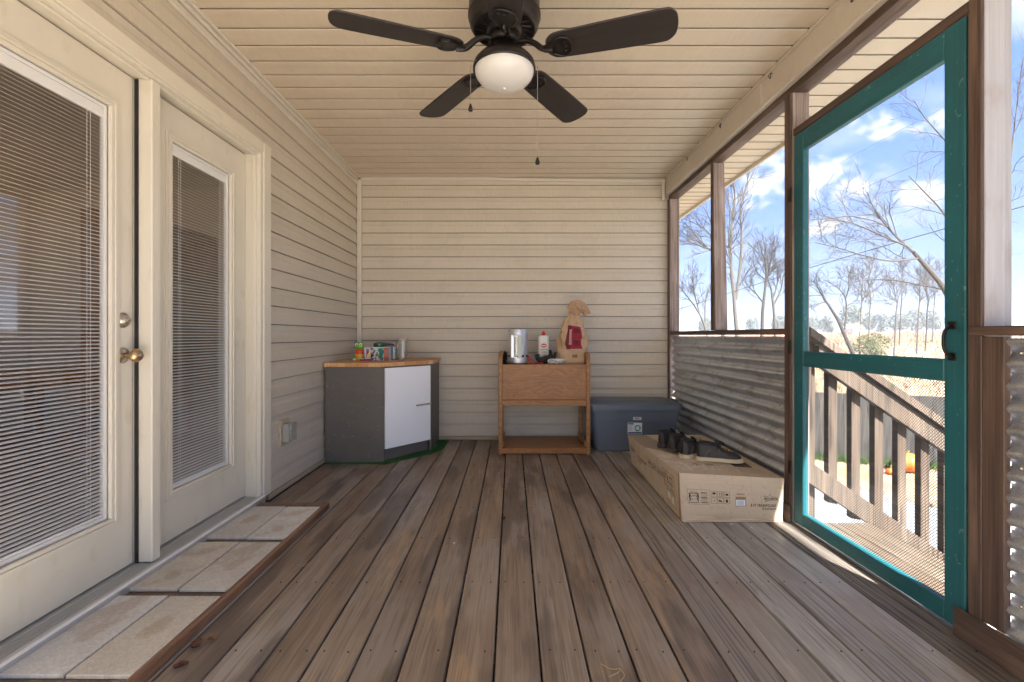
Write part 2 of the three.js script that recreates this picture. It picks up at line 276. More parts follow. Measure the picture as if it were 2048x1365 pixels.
// ---- lap siding profile (out, up)
const LAP = 0.115, Y0 = 0.037;
const lapPts = [[0, 0], [0.0135, 0], [0.0145, 0.0015], [0.0125, 0.04], [0.0108, 0.066], [0.0085, 0.071], [0.006, 0.078], [0.0042, 0.088], [0.0034, 0.1], [0.003, LAP - 0.0042], [0, LAP - 0.0042]];
const lapShape = shapeOf(lapPts);
const shiftUV = (g, n = 6) => Array.from({ length: n }, (_, i) => { const c = g.clone(), u = c.attributes.uv; for (let k = 0; k < u.count; k++) u.setXY(k, u.getX(k) + i * 0.217 + 0.03, u.getY(k) + i * 0.37); return c; }), pick = a => a[Math.floor(R() * a.length)];
const lapGeo = len => shiftUV(new THREE.ExtrudeGeometry(lapShape, { depth: len, bevelEnabled: false }).translate(0, 0, -len / 2));
const coreMat = std(0x4a433a, 0.9);
{
  const w = thing('house_wall', 'beige vinyl lap siding wall around the two glazed doors', 'wall');
  const far = lapGeo(4.405 - 2.785), near = lapGeo(5), full = lapGeo(4.405 + 4);
  for (let i = 0; i < 22; i++) {
    const y = Y0 + LAP * i, m = sidingMats[Math.floor(R() * 3)];
    if (y + LAP > YC + 0.09) continue;
    if (y + LAP * 0.5 > 2.13) part(w, 'siding_board', pick(full), m, [XL - 0.0145, y, (-4.405 + 4) / 2]);
    else { part(w, 'siding_board', pick(far), m, [XL - 0.0145, y, -(4.405 + 2.785) / 2]); part(w, 'siding_board', pick(near), m, [XL - 0.0145, y, -1.02 + 2.5]); }
  }
  part(w, 'wall_core', bb(-1.62, XL - 0.0155, -0.7, 2.62, -4.42, -2.70), coreMat);
  part(w, 'wall_core', bb(-1.62, XL - 0.0155, -0.7, 2.62, -1.105, 4.2), coreMat);
  part(w, 'wall_core', bb(-1.62, XL - 0.0155, 2.08, 2.62, -2.70, -1.105), coreMat);
  part(w, 'starter_strip', bb(XL - 0.016, XL + 0.006, 0.002, 0.034, -4.40, -2.79), vinyl(0xb5a78f, 0.8));
  part(w, 'corner_post', bb(XL - 0.004, XL + 0.036, 0.02, YC - 0.02, -4.42, -4.385, 0.006), trimBeige);
  part(w, 'ceiling_trim', bb(XL - 0.012, XL + 0.016, YC - 0.034, YC - 0.012, -4.38, 4, 0.004), trimBeige);
  part(w, 'ceiling_trim', bb(XL - 0.012, XL + 0.03, YC - 0.0095, YC + 0.004, -4.38, 4, 0.003), trimBeige);
  part(w, 'ceiling_trim', bb(XL - 0.012, XL + 0.008, YC - 0.075, YC - 0.042, -4.38, 4, 0.004), trimBeige);
}
{
  const w = thing('house_wall', 'beige vinyl lap siding wall behind the cabinet and wooden stand', 'wall');
  const g = lapGeo(1.60 - XL - 0.03).map(q => q.rotateY(-Math.PI / 2));
  for (let i = 0; i < 22; i++) {
    const y = Y0 + LAP * i;
    part(w, 'siding_board', pick(g), sidingMats[Math.floor(R() * 3)], [(1.60 + XL + 0.03) / 2, y, -ZB - 0.0145]);
  }
  part(w, 'wall_core', bb(-1.62, 1.60, -0.7, 2.62, -ZB - 0.2, -ZB - 0.0155), coreMat);
  part(w, 'starter_strip', bb(XL, 1.6, 0.002, 0.034, -ZB - 0.015, -ZB + 0.012), vinyl(0xb5a78f, 0.8));
  const top = new THREE.CatmullRomCurve3([V(XL + 0.03, YC - 0.012, -ZB + 0.008), V(-0.9, YC - 0.008, -ZB + 0.008), V(-0.3, YC - 0.01, -ZB + 0.008), V(0.3, YC - 0.022, -ZB + 0.008), V(0.9, YC - 0.026, -ZB + 0.008), V(1.47, YC - 0.03, -ZB + 0.008)]);
  const strip = new THREE.ExtrudeGeometry(shapeOf([[-0.012, -0.012], [0.014, -0.012], [0.014, 0.012], [-0.012, 0.012]]), { steps: 40, extrudePath: top, bevelEnabled: false });
  part(w, 'ceiling_trim', strip, trimBeige);
}

// ---- ceiling of soffit boards, beam, outer soffit, roof
{
  const c = setting('ceiling'), cw = 0.1353, sh = shapeOf([[0.02, 0.006], [0.02, -0.0125], [0.0048, -0.0125], [0.0058, -0.0145], [0.03, -0.0145], [cw - 0.03, -0.012], [cw - 0.003, -0.0105], [cw, -0.009], [cw, 0.006]]);
  const g = shiftUV(new THREE.ExtrudeGeometry(sh, { depth: 1.47 - XL, bevelEnabled: false }).rotateY(Math.PI / 2));      // profile x -> -z, length -> +x
  const zFirst = F * (YC - EYE) / 654.4 - 5 * cw;
  for (let i = -12; i < 27; i++) {
    const z = zFirst + cw * i; if (z + cw > ZB + 0.02 || z < ZN) continue;
    part(c, 'ceiling_board', pick(g), ceilMats[Math.floor(R() * 3)], [XL, YC + 0.0125, -z]);
  }
  part(c, 'ceiling_deck', bb(XL - 0.01, 1.6, YC + 0.0195, YC + 0.055, -ZB, 0.82), std(0x3a342c, 0.9));
  const s = setting('soffit'), y = 2.47;
  const gs = shiftUV(new THREE.ExtrudeGeometry(sh, { depth: 2.06 - 1.602, bevelEnabled: false }).rotateY(Math.PI / 2));
  const z1 = F * (y - EYE) / 633.5 - 8 * cw;
  for (let i = -6; i < 45; i++) { const z = z1 + cw * i; if (z > 6.8 || z < ZN) continue; part(s, 'soffit_board', pick(gs), ceilMats[Math.floor(R() * 3)], [1.602, y + 0.0125, -z]); }
  part(s, 'fascia', bb(2.062, 2.085, y - 0.03, y + 0.17, -6.95, 0.88), vinyl(0xd9cdb9, 0.5));
  part(s, 'fascia', bb(-1.6, 2.06, y - 0.03, y + 0.17, 0.86, 0.882), vinyl(0xd9cdb9, 0.5));
  const r = setting('roof');
  part(r, 'roof_deck', bb(-6.6, 2.09, 2.645, 2.72, -7, 0.89), std(0x4a4642, 0.95));
}
{
  const b = thing('porch_beam', 'grey beige metal wrapped beam under the ceiling above the screens', 'beam');
  part(b, 'beam_wrap', bb(1.47, 1.598, 2.342, YC - 0.001, -ZB + 0.004, -2.713, 0.004), beamMat);
  part(b, 'beam_wrap', bb(1.4705, 1.598, 2.343, YC - 0.0015, -2.711, 0.6, 0.004), beamMat);
  part(b, 'top_bead', bb(1.463, 1.4695, YC - 0.02, YC - 0.002, -ZB + 0.02, 0.6, 0.002), beamMat);
  part(b, 'bottom_bead', bb(1.4655, 1.4695, 2.345, 2.357, -ZB + 0.02, 0.6, 0.001), beamMat);
  part(b, 'end_bracket', bb(1.43, 1.462, 2.30, 2.47, -ZB + 0.016, -ZB + 0.03, 0.003), beamMat);
  [[1545, 152], [1443, 252], [1375, 318], [1699, 2]].forEach(([px, py], i) => {
    const Z = F * 1.47 / (px - VPX), p = P(px, py, Z);
    const g = tube([V(0, 0.012, 0), V(-0.014, 0.012, 0), V(-0.017, 0.004, 0), V(-0.014, -0.012, 0), V(-0.022, -0.020, 0), V(-0.032, -0.012, 0), V(-0.032, -0.004, 0)], 0.0022, 6, 24);
    single('cup_hook', g, darkSteel, 'small dark cup hook screwed into the beige beam', 'hook', [1.4695, p.y, p.z], [0, 0.5 + i * 0.3, 0], 'cup hooks along the beam');
  });
}

// ---- right side: posts, plates, sills, screens
{
  const w = thing('screen_wall_frame', 'dark stained timber frame of posts, plate and sills holding the insect screens', 'screen frame');
  const D = 0.089, X1 = XR + D;
  const post = (z0, z1, y0, y1, m, rx = 0) => part(w, 'post', cbox(D, y1 - y0, z1 - z0, 0.003, R(), R()), m, [XR + D / 2, (y0 + y1) / 2, -(z0 + z1) / 2], [rx, 0, 0]);
  part(w, 'top_plate', bb(XR, X1, 2.302, 2.3405, -4.405, 0.6, 0.003), stain);
  post(4.362, 4.400, 0, 2.301, postWood);
  post(3.412, 3.450, 1.041, 2.296, postWood, -0.045);
  post(2.455, 2.510, 0.0, 2.301, postWood);
  post(1.459, 1.508, 0.0, 2.301, skyLitPost);
  post(0.42, 0.458, 0.0, 2.301, postWood);
  post(-0.59, -0.5, 0.0, 2.301, postWood);
  part(w, 'post_cover', bb(XR - 0.012, XR - 0.001, 0.096, 2.30, -2.512, -2.458, 0.002), stain);      // stained boards on the porch faces
  part(w, 'post_cover', bb(XR - 0.012, XR - 0.001, 0.03, 2.30, -1.4995, -1.4575, 0.002), stain);
  part(w, 'door_stop', bb(XR + 0.004, XR + 0.03, 0.03, 2.058, -1.5165, -1.5085, 0.001), stain);
  part(w, 'stud_cover', bb(XR - 0.010, XR + 0.012, 0.096, 0.998, -1.4565, -1.392, 0.002), stain);
  part(w, 'post_cover', bb(XR - 0.012, XR - 0.001, 0.0, 2.30, -4.40, -4.365, 0.002), stain);
  part(w, 'post_cover', bb(XR - 0.009, XR - 0.001, 1.041, 2.296, -3.452, -3.412, 0.002), stain).rotation.set(0, 0, 0);
  part(w, 'sill', bb(XR - 0.012, X1 + 0.012, 1.006, 1.040, -4.361, -2.511, 0.004), stain);
  part(w, 'sill', bb(XR - 0.022, X1 + 0.012, 1.000, 1.030, -1.4915, 0.59, 0.004), stain);
  part(w, 'door_header', bb(XR, X1, 2.064, 2.102, -2.454, -1.510, 0.003), stain);
  part(w, 'base_board', bb(XR - 0.022, XR - 0.0125, 0.002, 0.095, -4.36, -2.45, 0.003), stain);
  part(w, 'base_board', bb(XR - 0.030, XR - 0.0125, 0.002, 0.098, -1.535, 0.59, 0.003), stain);
  const scr = (y0, y1, z0, z1) => part(w, 'insect_screen', bb(XR + 0.062, XR + 0.0625, y0, y1, -z0, -z1, 0.0001), screenMat);
  scr(1.041, 2.301, 4.36, 3.46); scr(1.041, 2.301, 3.40, 2.512); scr(1.031, 2.301, 1.458, 0.46); scr(1.031, 2.301, 0.41, -0.49);
  scr(2.103, 2.301, 2.454, 1.51);
  part(w, 'kick_strip', bb(XR + 0.05, X1, 0.002, 0.05, -4.36, -2.515, 0.003), stain);
  part(w, 'kick_strip', bb(XR + 0.03, X1, 0.002, 0.075, -1.455, 0.58, 0.003), stain);  // hidden strip added to block light leaking in below the near sheet
}
{
  const wave = 0.0678, amp = 0.014, sheet = (y0, y1, len) => {
    const f = [], b = []; for (let y = y0; y <= y1; y += wave / 8) { const x = amp * Math.cos(2 * Math.PI * y / wave); f.push([x - 0.0012, y]); b.push([x + 0.0012, y]); }
    const g = toCreasedNormals(new THREE.ExtrudeGeometry(shapeOf([...f, ...b.reverse()]), { depth: len, bevelEnabled: false }), 0.9), p = g.attributes.position, u = g.attributes.uv; for (let i = 0; i < p.count; i++) u.setXY(i, p.getZ(i), p.getY(i) * 1.15); return g;
  };
  const screws = (p, z0, z1) => { for (const y of [0.203, 0.61, 0.949]) for (let z = z0; z < z1; z += 0.42) part(p, 'screw', lathe([[0, 0.004], [0.003, 0.004], [0.0045, 0.001], [0.006, 0], [0, 0]], 10), nickel, [-amp - 0.001, y, z], [0, 0, Math.PI / 2]); };
  const pa = single('corrugated_panel', sheet(0.03, 1.0, 1.825), galvPanel, 'galvanised corrugated metal sheet closing the wall behind the cardboard box', 'metal panel', [XR + 0.02, 0, -4.337]);
  screws(pa, 0.08, 1.8);
  const pb = single('corrugated_panel', sheet(0.06, 0.995, 1.98), galvPanel, 'galvanised corrugated metal sheet with a rippled end beside the stained door post', 'metal panel', [XR + 0.012, 0, -1.402]); screws(pb, 0.05, 1.9);
}

// ---- teal screen door
{
  const d = thing('screen_door', 'teal painted wooden screen door with diamond mesh in its lower half', 'screen door');
  const T = 0.030, x0 = XR - 0.002, x1 = x0 + T, zh = 2.443, zs = 1.519, sw = 0.076, yb = 0.014, yt = 2.058;
  part(d, 'stile', bb(x0, x1, yb, yt, -zh, -zh + sw, 0.003, 0.1, 0.3), teal);
  part(d, 'stile', bb(x0, x1, yb, yt, -zs - sw, -zs, 0.003, 0.3, 0.9), teal);
  const zi0 = -zh + sw + 0.0006, zi1 = -zs - sw - 0.0006;
  part(d, 'rail', bb(x0 + 0.0005, x1 - 0.0005, 1.958, yt - 0.0005, zi0, zi1, 0.003, 0.2, 0.1), teal);
  part(d, 'rail', bb(x0 + 0.0005, x1 - 0.0005, 0.842, 0.920, zi0, zi1, 0.003, 0.5, 0.7), teal);
  part(d, 'rail', bb(x0 + 0.0005, x1 - 0.0005, yb, 0.082, zi0, zi1, 0.003, 0.4, 0.2), teal);
  part(d, 'insect_screen', bb(x0 + 0.021, x0 + 0.0215, 0.921, 1.957, zi0, zi1, 0.0001), screenMat);
  // expanded metal: diamonds in the (z, y) plane
  const pw = 0.0112, ph = 0.0118, y0 = 0.083, y1 = 0.841, tris = [], uvs = [];
  const strand = (a, b) => {
    const dx = b[0] - a[0], dy = b[1] - a[1], l = Math.hypot(dx, dy), nx = -dy / l * 0.00095, ny = dx / l * 0.00095, t = 0.0002;
    const q = [[a[0] + nx, a[1] + ny], [b[0] + nx, b[1] + ny], [b[0] - nx, b[1] - ny], [a[0] - nx, a[1] - ny]];
    const v = (i, s) => [x0 + 0.015 + s * t, q[i][1], q[i][0]];
    for (const [A, B, C, D] of [[v(0, -1), v(1, -1), v(2, -1), v(3, -1)], [v(3, 1), v(2, 1), v(1, 1), v(0, 1)], [v(0, 1), v(1, 1), v(1, -1), v(0, -1)], [v(3, -1), v(2, -1), v(2, 1), v(3, 1)]])
      for (const p of [A, B, C, A, C, D]) { tris.push(...p); uvs.push(0, 0); }
  };
  for (let i = 0, z = zi0; z < zi1; z += pw / 2, i++) for (let j = 0, y = y0 - 0.001; y < y1 - ph / 2 + 0.003; y += ph, j++) {
    const up = i % 2, z2 = Math.min(z + pw / 2, zi1);
    const ya = up ? y + ph / 2 : y, yb2 = up ? y : y + ph / 2;
    strand([z, ya], [z2, yb2]); strand([z, up ? y + ph / 2 : y + ph], [z2, up ? y + ph : y + ph / 2]);
  }
  part(d, 'diamond_mesh', soup(tris, uvs), std(0x303030, 0.6, { metalness: 0.3 }));
  const h = part(d, 'pull_handle', tube([V(-0.004, 0.058, 0), V(-0.016, 0.052, 0), V(-0.031, 0.034, 0), V(-0.036, 0, 0), V(-0.031, -0.034, 0), V(-0.016, -0.052, 0), V(-0.004, -0.058, 0)], 0.0058, 10, 40), darkSteel, [x0, 0.982, -1.562]); h.scale.set(0.9, 0.92, 0.9);
  for (const s of [-1, 1]) { part(h, 'mount_plate', bb(-0.004, 0.0, -0.014, 0.014, -0.017, 0.017, 0.002), darkSteel, [-0.001, s * 0.058, 0]); for (const q of [-1, 1]) part(h, 'screw', new THREE.SphereGeometry(0.003, 8, 6), darkSteel, [-0.0045, s * 0.062, q * 0.009]); }
  for (const y of [0.94, 0.30, 1.75]) { const hg = part(d, 'hinge', bb(-0.006, -0.001, -0.035, 0.035, -0.012, 0.012, 0.001), darkSteel, [x0 - 0.0115, y, -zh - 0.014]); part(hg, 'hinge_pin', new THREE.CylinderGeometry(0.004, 0.004, 0.076, 8), darkSteel, [-0.004, 0, 0.012]); }
}

// ---- glazed doors on the left and their frame
const XD = -1.55;                                            // door face
{
  const f = thing('door_frame', 'beige door frame with centre post and ribbed aluminium threshold', 'door frame');
  const xo = XL + 0.022;
  part(f, 'casing', bb(XL - 0.01, xo, 0.05, 2.137, -2.782, -2.700, 0.004), doorPaint);
  part(f, 'casing', bb(XL - 0.01, xo, 2.072, 2.137, -2.699, -1.02, 0.004), doorPaint);
  part(f, 'casing', bb(XL - 0.01, xo, 0.05, 2.071, -1.10, -1.02, 0.004), doorPaint);
  part(f, 'jamb', bb(-1.62, xo - 0.006, 0.05, 2.071, -2.699, -2.672, 0.002), jambPaint);
  part(f, 'jamb', bb(-1.62, xo - 0.006, 0.05, 2.071, -1.128, -1.101, 0.002), jambPaint);
  part(f, 'jamb', bb(-1.62, xo - 0.006, 2.057, 2.0715, -2.671, -1.129, 0.002), jambPaint);
  part(f, 'stop', bb(XL - 0.028, XL - 0.006, 0.075, 2.056, -2.6715, -2.662, 0.002), doorPaint);
  part(f, 'stop', bb(XL - 0.028, XL - 0.006, 2.046, 2.0565, -2.661, -1.94, 0.002), doorPaint);
  part(f, 'stop', bb(XL - 0.028, XL - 0.006, 2.046, 2.0565, -1.88, -1.129, 0.002), doorPaint);
  part(f, 'centre_post', bb(-1.60, XL + 0.002, 0.071, 2.056, -1.932, -1.884, 0.004), doorPaint);
  part(f, 'weather_strip', bb(-1.545, -1.529, 0.072, 2.05, -1.8835, -1.879, 0.001), black);
  part(f, 'weather_strip', bb(-1.60, XD - 0.006, 2.0525, 2.0565, -2.66, -1.13, 0.001), black);
  const th = part(f, 'threshold', leftPrism([[1.1, 0.0], [2.72, 0.0], [2.72, 0.001], [1.1, 0.001]], 0.001, -1.62), alu);
  th.geometry = prism([[-1.62, 0.0], [-1.452, 0.0], [-1.444, 0.058], [-1.452, 0.066], [-1.47, 0.067], [-1.475, 0.060], [-1.53, 0.066], [-1.62, 0.070]], 2.699 - 1.101).translate(0, 0, -2.699);
  for (let i = 0; i < 5; i++) part(th, 'rib', bb(-1.524 + i * 0.0095, -1.520 + i * 0.0095, 0.058, 0.0705 - i * 0.0012, -2.66, -1.105, 0.001), alu);
  part(th, 'nosing', bb(-1.4565, -1.4415, 0.0605, 0.0685, -2.698, -1.102, 0.003), white);
}
function glazedDoor(z0, z1, lz0, lz1, label, hardware) {            // distances: near edge, far edge, lite near, lite far
  const d = thing('glazed_door', label, 'door'), ly0 = 0.298, ly1 = 1.882, y0 = 0.074, y1 = 2.051, T = 0.044;
  part(d, 'door_slab', leftPrism(rectPts(z0, z1, y0, y1), T, XD - T, 0.002, [rectPts(lz0 - 0.012, lz1 + 0.012, ly0 - 0.012, ly1 + 0.012).reverse()]), doorPaint);
  const ring = (a, b, e0, e1, x, m, n) => part(d, n, leftPrism(rectPts(lz0 - e0, lz1 + e0, ly0 - e0, ly1 + e0), b, x, 0.0015, [rectPts(lz0 - e1, lz1 + e1, ly0 - e1, ly1 + e1).reverse()]), m);
  ring(0, 0.010, 0.040, 0.028, XD - 0.001, doorPaint, 'lite_frame'); ring(0, 0.0145, 0.0275, 0.016, XD - 0.001, doorPaint, 'lite_frame'); ring(0, 0.011, 0.0155, 0.002, XD - 0.0015, doorPaint, 'lite_frame');
  ring(0, 0.014, 0.0015, -0.012, XD - 0.022, white, 'spacer_frame');
  part(d, 'window_pane', leftPrism(rectPts(lz0 - 0.0005, lz1 + 0.0005, ly0 - 0.0005, ly1 + 0.0005), 0.0008, XD - 0.004), pane);
  const bl = part(d, 'blind_head_rail', bb(XD - 0.0215, XD - 0.008, ly1 - 0.05, ly1 - 0.0125, -(lz1 - 0.0125), -(lz0 + 0.0125), 0.002), white);
  part(d, 'blind_bottom_rail', bb(XD - 0.0215, XD - 0.009, ly0 + 0.0125, ly0 + 0.022, -(lz1 - 0.0125), -(lz0 + 0.0125), 0.002), white);
  const L = lz1 - lz0 - 0.027, pts = []; for (let i = 0; i <= 4; i++) { const t = i / 4 - 0.5; pts.push([t * 0.0125, 0.0007 * (1 - 4 * t * t)]); }
  const slat = new THREE.ExtrudeGeometry(shapeOf([...pts.map(([x, y]) => [x, y + 0.00035]), ...pts.slice().reverse().map(([x, y]) => [x, y])]), { depth: L, bevelEnabled: false });
  for (let y = ly0 + 0.031; y < ly1 - 0.055; y += 0.0142) part(d, 'blind_slat', slat, whiteSlat, [XD - 0.0150, y, -lz1 + 0.0135], [0, 0, -0.42 + (R() - 0.5) * 0.05]);
  for (const t of [0.14, 0.17, 0.83, 0.86]) part(d, 'ladder_cord', new THREE.CylinderGeometry(0.0007, 0.0007, ly1 - ly0 - 0.07, 5), white, [XD - 0.0078, (ly0 + ly1) / 2 - 0.01, -lerp(lz0, lz1, t)]);
  if (hardware) {
    const k = part(d, 'door_knob', lathe([[0, 0.074], [0.012, 0.0745], [0.02, 0.070], [0.0265, 0.060], [0.0265, 0.050], [0.020, 0.040], [0.0115, 0.032], [0.0105, 0.012], [0, 0.012]], 28), brass, [XD, 0.922, -1.828], [0, 0, -Math.PI / 2]);
    part(k, 'rose', lathe([[0, 0.012], [0.012, 0.0115], [0.022, 0.009], [0.031, 0.004], [0.032, 0], [0, 0]], 28), nickel);
    part(k, 'keyhole_plate', lathe([[0, 0.0765], [0.007, 0.0765], [0.008, 0.0735], [0, 0.0735]], 16), nickel);
    const b = part(d, 'dead_bolt', lathe([[0, 0.026], [0.016, 0.026], [0.0185, 0.023], [0.023, 0.004], [0.0315, 0.003], [0.0315, 0], [0, 0]], 28), nickel, [XD, 1.062, -1.828], [0, 0, -Math.PI / 2]);
    part(b, 'key_cylinder', lathe([[0, 0.029], [0.0105, 0.029], [0.0115, 0.0255], [0, 0.0255]], 20), nickel); part(b, 'key_slot', bb(-0.0012, 0.0012, 0.0291, 0.0296, -0.005, 0.005, 0.0002), black);
  }
  return d;
}
glazedDoor(1.133, 1.876, 1.29, 1.765, 'beige glazed door with brass knob and deadbolt beside the centre post', true);
glazedDoor(1.937, 2.669, 2.088, 2.520, 'beige glazed door without a knob next to the siding wall', false);

// ---- room behind the doors
{
  const r = setting('room_interior');
  const wallM = std(0xb4a898, 0.85), flo = new THREE.MeshStandardMaterial({ map: oakTex, roughness: 0.5, color: 0x9a8a7a });
  part(r, 'room_floor', bb(-6.2, -1.625, -0.02, 0.04, -4.6, 1.0), flo);
  part(r, 'room_ceiling', bb(-6.2, -1.625, 2.46, 2.52, -4.6, 1.0), std(0xcfc4b2, 0.9));
  for (const [z0, z1, y0, y1] of [[-4.6, 1.0, 0, 0.7], [-4.6, 1.0, 2.2, 2.5], [-4.6, -3.9, 0.701, 2.199], [-2.4, -1.6, 0.701, 2.199], [0.0, 1.0, 0.701, 2.199]]) part(r, 'room_wall', bb(-6.3, -6.2, y0, y1, z0, z1), wallM); part(r, 'room_wall', bb(-6.2, -1.625, 0, 2.5, -4.7, -4.6), wallM); part(r, 'room_wall', bb(-6.2, -1.625, 0, 2.5, 1.0, 1.1), wallM);  // window gaps in the unseen far wall are added to light the room
  const t = thing('dining_table', 'dark wooden table standing inside behind the glazed doors', 'table', [-2.75, 0.04, -2.35]);
  part(t, 'table_top', cbox(0.9, 0.04, 1.5, 0.006), oak, [0, 0.73, 0]);
  for (const x of [-1, 1]) for (const z of [-1, 1]) part(t, 'leg', cbox(0.07, 0.70, 0.07, 0.006), oak, [x * 0.38, 0.36, z * 0.66]);
  const k = thing('book_case', 'tall pale wooden bookcase inside behind the door with the knob', 'bookcase', [-3.0, 0.04, -3.9]);
  for (const z of [-0.5, 0.5]) part(k, 'side_panel', cbox(0.35, 1.9, 0.04, 0.003), oak, [0, 0.95, z]);
  for (let i = 0; i < 5; i++) part(k, 'shelf', cbox(0.34, 0.03, 0.95, 0.003), oak, [0, 0.06 + i * 0.455, 0]);
  part(k, 'back_panel', cbox(0.012, 1.88, 0.95, 0.002), oak, [-0.17, 0.95, 0]);
}

// ---- concrete caps laid on a low wooden step
{
  const s = thing('wooden_step', 'low brown wooden step board under the concrete slabs by the doors', 'step');
  part(s, 'step_board', bb(-1.4525, -1.080, 0.001, 0.030, -2.655, 0.9, 0.003), deckMat(0xd8cabc));
  part(s, 'edge_board', bb(-1.0795, -1.0535, 0.001, 0.041, -2.655, 0.9, 0.005), deckMat(0xe8bfa2));
  part(s, 'end_board', bb(-1.4525, -1.080, 0.0305, 0.040, -2.653, -2.590, 0.003), deckMat(0xd8cabc));
  const geo = [0, 1, 2].map(i => { const g = new RoundedBoxGeometry(0.186, 0.0125, 0.396, 2, 0.003); const p = g.attributes.position, u = g.attributes.uv; for (let k = 0; k < p.count; k++) u.setXY(k, p.getX(k) + i * 0.3, p.getZ(k) + i * 0.2); return g; });
  const row = ['at the far end of the step by the casing', 'in the second row from the casing end of the step', 'in the third row from the casing end of the step', 'in the fourth row from the casing end of the step'];
  [2.378, 1.935, 1.494, 1.05].forEach((z, j) => [-1.3585, -1.166].forEach((x, i) =>
    single('concrete_slab', geo[(i + j) % 3], concrete([0xf4f2ee, 0xffffff, 0xf2ece2][(i + 2 * j) % 3]), `grey concrete slab ${row[j]}, ${i ? 'outer one by the wooden edge' : 'inner one by the threshold'}`, 'slab', [x, 0.0369 + (i ? 0 : 0.0015), -z], [0, (R() - 0.5) * 0.008, 0], 'concrete slabs laid along the doors')));
}

// ---- covered socket on the wall
{
  const o = thing('outdoor_socket', 'clear plastic bubble cover over a wall socket on the siding', 'socket', [XL + 0.001, 0.375, -2.985]);
  part(o, 'mount_plate', bb(-0.012, 0.006, -0.085, 0.085, -0.062, 0.062, 0.004), vinyl(0xbcae98, 0.6));
  part(o, 'socket_plate', bb(0.006, 0.012, -0.06, 0.055, -0.04, 0.04, 0.002), std(0xb9b3a8, 0.5));
  const cov = part(o, 'bubble_cover', new RoundedBoxGeometry(0.05, 0.12, 0.085, 3, 0.012), new THREE.MeshPhysicalMaterial({ color: 0xd8dcdc, roughness: 0.12, transmission: 0.85, thickness: 0, ior: 1.45 }), [0.0385, 0.002, -0.002]);
  part(cov, 'hinge_bar', bb(-0.004, 0.03, -0.058, 0.058, 0.044, 0.05, 0.002), std(0x9b9a96, 0.4), [-0.02, 0, 0]);
  for (const y of [-0.026, 0.024]) part(o, 'socket_face', bb(0.0121, 0.0145, y - 0.014, y + 0.014, -0.016, 0.016, 0.003), std(0x5c5852, 0.5));
}

